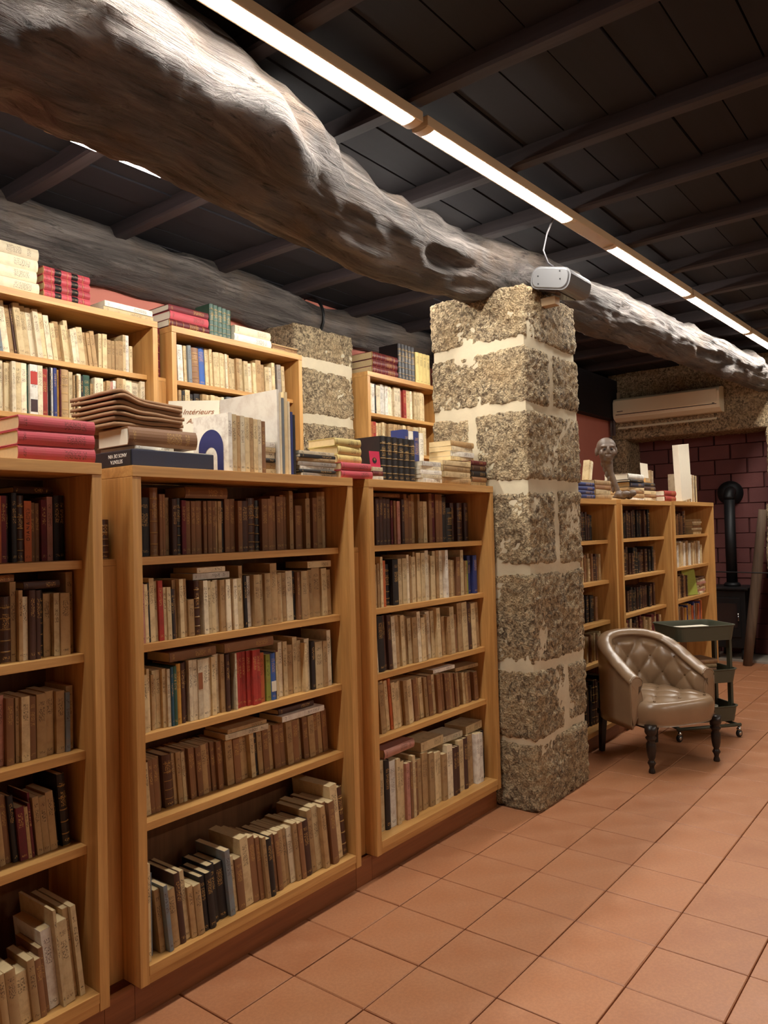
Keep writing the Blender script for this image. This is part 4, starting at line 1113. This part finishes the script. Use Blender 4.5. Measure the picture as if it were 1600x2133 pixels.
    for kind, t in rings:
        for k in range(na):
            ox, oy = outline(2*math.pi*k/na)
            if kind == 'top':
                q = t*.90; x, y = ox*q, oy*q
                h = tuft(x/.10/1.0*.5, (y+.02)/.10*.5)
                fade = 1-max(0, (t-.72)/.28)**1.5
                z = .408+.022*(1-t*t)+.022*h*fade-.012*fade+ .006*t
            elif kind == 'edge':
                a = t*math.pi/2; x, y = ox*(.90+.10*math.sin(a)), oy*(.90+.10*math.sin(a)); z = .360+.054*math.cos(a)
            else:
                x, y = ox*(1-.05*t*t), oy*(1-.05*t*t); z = .360-.090*t
            V.append((x, y, z))
    m = len(rings)
    for j in range(m-1):
        for k in range(na):
            q = (k+1) % na; F.append((j*na+k, (j+1)*na+k, (j+1)*na+q, j*na+q))
    F.append(tuple((m-1)*na+k for k in range(na)))
    seat = mk('seat', V, F, M['leather'], root, smooth=True)
    for (bx, by) in ((-.1, -.12), (.1, -.12), (0, -.02), (0, -.22), (-.2, -.02), (.2, -.02), (-.2, -.22), (.2, -.22), (-.1, .08), (.1, .08)):
        o = mk('button', V2, F2, M['brass'], root, (bx, by, .417), (0, 0, 0), True)
    # legs
    prof = [(.014, 0), (.017, .006), (.015, .018), (.011, .030), (.014, .045), (.021, .060), (.016, .072), (.013, .080), (.018, .092), (.022, .12), (.025, .155), (.024, .175), (.017, .190), (.023, .200), (.028, .212), (.018, .222), (.026, .234), (.030, .246), (.030, .285)]
    for sx in (-1, 1): lathe('leg', [(a_*1.2, b_) for a_, b_ in prof], M['leg_wood'], root, (sx*.258, -.245, 0))
    for sx in (-1, 1):
        V, F = [], []
        for t in range(7):
            q = t/6; w = .014+.008*q; cx = sx*(.225-.012*q); cy = .262-.030*q+.012*math.sin(q*2); z = .30*q
            V += [(cx-w, cy-w, z), (cx+w, cy-w, z), (cx+w, cy+w, z), (cx-w, cy+w, z)]
        for t in range(6):
            for k in range(4): a, b = t*4+k, t*4+(k+1) % 4; F.append((a, b, b+4, a+4))
        F += [(3, 2, 1, 0), (24, 25, 26, 27)]
        mk('leg', V, F, M['leg_wood'], root)
    box('seat_rail', (-.25, -.20, .250), (.25, .27, .285), M['leg_wood'], root, .004)
armchair()

# ------------------------------------------------------------------ trolley
def trolley():
    ang = math.atan2(-.647, .762)
    root = empty('trolley', (5.643, 1.683, 0), (0, 0, ang)); tag(root, 'olive three-tier metal trolley on casters behind the armchair', 'trolley')
    HL, HD, rc = .225, .175, .05
    def ring(hl, hd, r, z, n=6):
        out = []
        for sx, sy, a0 in ((1, 1, 0), (-1, 1, 90), (-1, -1, 180), (1, -1, 270)):
            for k in range(n+1):
                a = R(a0+90*k/n); out.append((sx*(hl-r)+r*math.cos(a), sy*(hd-r)+r*math.sin(a), z))
        return out
    for zt, hgt in ((.775, .095), (.470, .085), (.215, .095)):
        zb = zt-hgt; rs = [ring(HL-.012, HD-.012, rc, zb), ring(HL, HD, rc, zt), ring(HL+.006, HD+.006, rc, zt+.004), ring(HL+.006, HD+.006, rc, zt+.010), ring(HL-.004, HD-.004, rc, zt+.010), ring(HL-.006, HD-.006, rc, zt), ring(HL-.016, HD-.016, rc, zb+.004)]
        m = len(rs[0]); V = [p for r_ in rs for p in r_]; F = []
        for j in range(len(rs)-1):
            for k in range(m): q = (k+1) % m; F.append((j*m+k, j*m+q, (j+1)*m+q, (j+1)*m+k))
        F.append(tuple(range(m-1, -1, -1))); F.append(tuple((len(rs)-1)*m+k for k in range(m)))
        tr = mk('tray', V, F, M['trolley'], root)
    for sx in (-1, 1):
        for sy in (-1, 1):
            box('post', (sx*(HL-.005)-.010, sy*.085-.020, .10), (sx*(HL-.005)+.010, sy*.085+.020, .70), M['trolley'], root, .004)
    for sy in (-1, 1): tube('base_bar', [(-HL-.02, sy*.15, .085), (HL+.02, sy*.15, .085)], .012, M['trolley'], root, 8)
    for sx in (-1, 1):
        tube('base_bar', [(sx*(HL-.005), -.15, .085), (sx*(HL-.005), .15, .085)], .012, M['trolley'], root, 8)
        for sy in (-1, 1):
            c = empty('caster', (sx*(HL+.005), sy*.15, 0)); c.parent = root
            lathe('wheel', [(.004, -.011), (.022, -.011), (.026, -.006), (.026, .006), (.022, .011), (.004, .011)], M['rubber'], c, (0, 0, .026), (R(90), 0, R(20)), 18)
            lathe('hub', [(.002, -.014), (.014, -.013), (.016, 0), (.014, .013), (.002, .014)], M['chrome'], c, (0, 0, .026), (R(90), 0, R(20)), 14)
            lathe('fork', [(.010, .045), (.016, .050), (.018, .058), (.010, .066), (.006, .078)], M['chrome'], c, (0, 0, 0), (0, 0, 0), 12)
    T = root.matrix_basis.copy()
    def W_(p): return Matrix.Translation(root.location) @ Matrix.Rotation(ang, 4, 'Z') @ Vector(p)
    p = W_((0, 0, .745))
    o = box('paper_pile', (-.19, -.14, -.058), (.17, .13, .006), M['paper_white'], None, 0, p, (0, R(0), ang+R(3))); tag(o, 'white pile of papers filling the top tray of the trolley', 'paper')
    p = W_((-.02, 0.0, .3905)); z = p.z
    for i, (c, t) in enumerate((('b', .030), ('d', .026), ('b', .032), ('t', .024), ('b', .030))):
        q = W_((-.02+.006*math.sin(i*2), 0, 0))
        flat(c, 'H', q.x, q.y, z, t, .27, .19, ang+R(3*math.sin(i*1.7)), '%s book in the middle tray of the trolley, %s of its pile' % (WORD[c], ('top' if i == 4 else HI[i])), 'books in the trolley'); z += t+.001
    p = W_((-.02, 0, .126))
    bw = lathe('bowl', [(.03, 0), (.05, .004), (.085, .05), (.098, .085), (.094, .086), (.08, .05), (.045, .010), (.002, .008)], M['black_iron'], None, p, (0, 0, 0), 28); tag(bw, 'black bowl in the bottom tray of the trolley', 'bowl')
    p = W_((.12, -.02, .126))
    cu_ = lathe('cup', [(.024, 0), (.030, .004), (.036, .075), (.033, .075), (.027, .008), (.002, .006)], M['paper_white'], None, p, (0, 0, 0), 22); tag(cu_, 'white cup in the bottom tray of the trolley', 'cup')
trolley()

# ------------------------------------------------------------------ stove, pole, air conditioner, pipes
def stove():
    root = empty('stove', (8.96, 2.245, 0.025)); tag(root, 'black iron stove with tall flue pipe before the brick recess', 'stove')
    m = M['black_iron']
    for sx in (-1, 1):
        for sy in (-1, 1): lathe('leg', [(.016, 0), (.020, .01), (.014, .05), (.022, .13)], m, root, (sx*.15, sy*.13, 0), (0, 0, 0), 10)
    box('body', (-.20, -.18, .12), (.20, .18, .745), m, root, .012)
    box('top_plate', (-.235, -.215, .745), (.235, .215, .77), m, root, .005)
    box('door', (-.215, -.13, .24), (-.201, .13, .66), m, root, .004)
    box('door_window', (-.219, -.10, .34), (-.2155, .10, .60), M['dark_glass'], root)
    tube('door_handle', [(-.222, -.115, .42), (-.240, -.115, .42), (-.240, -.115, .50), (-.222, -.115, .50)], .006, M['chrome'], root, 8)
    lathe('collar', [(.085, .77), (.085, .79), (.068, .81)], m, root, (.02, 0, 0), (0, 0, 0), 24)
    lathe('flue_pipe', [(.056, .79), (.056, 1.72)], m, root, (.02, 0, 0), (0, 0, 0), 24)
    pts = [(.02, 0, 1.72)]+[(.02+.09*(1-math.cos(R(a))), .004, 1.725+.09*math.sin(R(a))) for a in range(15, 91, 15)]+[(.14, .01, 1.815), (.27, .04, 1.815)]
    tube('flue_elbow', pts, .057, m, root, 20)
    lathe('wall_rose', [(.02, 0), (.125, .0), (.138, .02), (.132, .05), (.07, .075), (.058, .08)], m, root, (.262, .045, 1.80), (0, R(-90), R(14)), 32)
stove()
pl = tube('wooden_pole', [(8.60, 2.03, .0), (8.64, 1.98, .45), (8.66, 1.92, .95), (8.69, 1.88, 1.35), (8.70, 1.85, 1.62)], [.045, .05, .05, .045, .04], M['pole'], None, 14)
tag(pl, 'weathered wooden pole leaning against the stone jamb by the stove', 'pole')
rd = tube('iron_rod', [(8.36, 2.55, .985), (8.36, 2.20, .985), (8.36, 1.78, .98), (8.37, 1.45, .985)], .006, M['black_iron'], None, 8)
tag(rd, 'thin iron rail stretched in front of the stove flue', 'rail')
for y in (2.52, 1.48):
    tube('rail_post', [(8.365, y, 0), (8.365, y, .985)], .008, M['black_iron'], rd, 8)
rk = rough_block('log', (-.20, -.10, 0), (.20, .10, .18), M['pole'], None, .08, .006, .03, 2.0, .02); rk.location = (8.55, 2.62, 0.012)
tag(rk, 'dark firewood chunk on the floor behind the stove', 'firewood')

def aircon():
    root = empty('air_conditioner', (8.795, 2.80, 2.695)); tag(root, 'ivory wall air conditioner above the stone lintel', 'air conditioner')
    hl = .585
    prof = [(0, 0.0), (-.10, 0.0), (-.175, .035), (-.190, .075), (-.190, .215), (-.165, .255), (-.08, .275), (0, .275)]
    V, F = [], []; m = len(prof)
    for y in (-hl, hl):
        for x, z in prof: V.append((x, y, z))
    for k in range(m-1): F.append((k, k+1, m+k+1, m+k))
    F.append(tuple(range(m-1, -1, -1))); F.append(tuple(m+k for k in range(m))); F.append((0, m, 2*m-1, m-1)[::-1])
    mk('body', V, F, M['ac_white'], root)
    box('front_panel', (-.200, -hl+.025, .088), (-.191, hl-.02, .235), M['ac_white'], root, .003)
    box('outlet_slot', (-.1915, -hl+.03, .070), (-.1885, hl-.03, .078), M['ac_dark'], root)
    box('louvre', (-.186, -hl+.04, .030), (-.150, hl-.04, .036), M['ac_white'], root, .001, (0, 0, 0), (0, R(-38), 0))
    box('indicator', (-.1935, -hl+.05, .080), (-.1905, -hl+.075, .090), M['ac_dark'], root)
    box('badge', (-.2010, hl-.12, .105), (-.2002, hl-.05, .113), M['ac_dark'], root)
    box('mounting_plate', (-.02, hl-.02, .275), (-.001, hl+.10, .36), M['cream_metal'], root)
aircon()
for i, (y, z0, z1) in enumerate(((3.40, 2.55, 3.2), (3.435, 2.55, 3.2), (3.445, 1.7, 2.54))):
    o = tube('pipe', [(8.745, y+.03, z0), (8.745, y+.03, z1)], .016, M['cable'], None, 10)
    tag(o, ['grey conduit nearest the air conditioner', 'grey conduit second from the air conditioner', 'longest grey conduit in the corner by the pink wall'][i], 'pipe', 'conduits by the air conditioner')

# ------------------------------------------------------------------ grey box lamp on the pillar and its cable
def floodlight():
    root = empty('floodlight', (3.86, 1.79, 2.80), (0, 0, R(0))); tag(root, 'grey metal box lamp fixed to the top of the granite pillar', 'lamp')
    prof = []
    hw, hh, r = .115, .060, .045
    for sx, sz, a0 in ((1, 1, 0), (-1, 1, 90), (-1, -1, 180), (1, -1, 270)):
        for k in range(6):
            a = R(a0+90*k/5); prof.append((sx*(hw-r)+r*math.cos(a), sz*(hh-r)+r*math.sin(a)))
    V, F = [], []; m = len(prof)
    for x in (-.13, .13):
        for y, z in prof: V.append((x, y, z+.02))
    for k in range(m): q = (k+1) % m; F.append((k, q, m+q, m+k))
    F.append(tuple(range(m-1, -1, -1))); F.append(tuple(m+k for k in range(m)))
    mk('housing', V, F, M['grey_metal'], root, (0, 0, 0), (R(14), 0, 0))
    V2 = [(-.132, y*.93, z*.9+.02) for y, z in prof]+[(-.137, y*.88, z*.82+.02) for y, z in prof]
    F2 = [(k, (k+1) % m, m+(k+1) % m, m+k) for k in range(m)]+[tuple(m+k for k in range(m))]
    mk('end_plate', V2, F2, M['grey_metal'], root, (0, 0, 0), (R(14), 0, 0))
    box('lens', (-.11, -.05, -.045), (.11, .07, -.038), M['dark_glass'], root, .002, (0, 0, 0), (R(14), 0, 0))
    box('bracket', (-.03, .02, -.09), (.03, .12, -.045), M['cream_metal'], root, .003)
    for sx, z in ((.07, .055), (-.07, .055), (.07, -.015), (-.07, -.015)):
        mk('screw', *latheVF([(.004, 0), (.004, .002)], 8), M['black_iron'], root, (-.138, sx*.9, z*.6+.01), (0, R(-90), 0))
floodlight()
cb = tube('cable', [(3.84, 1.79, 2.890), (3.80, 1.83, 2.93), (3.79, 1.85, 3.0), (3.82, 1.84, 3.10), (3.84, 1.80, 3.20)], .005, M['cable'], None, 8)
tag(cb, 'thin grey cable rising from the box lamp to the ceiling', 'cable')
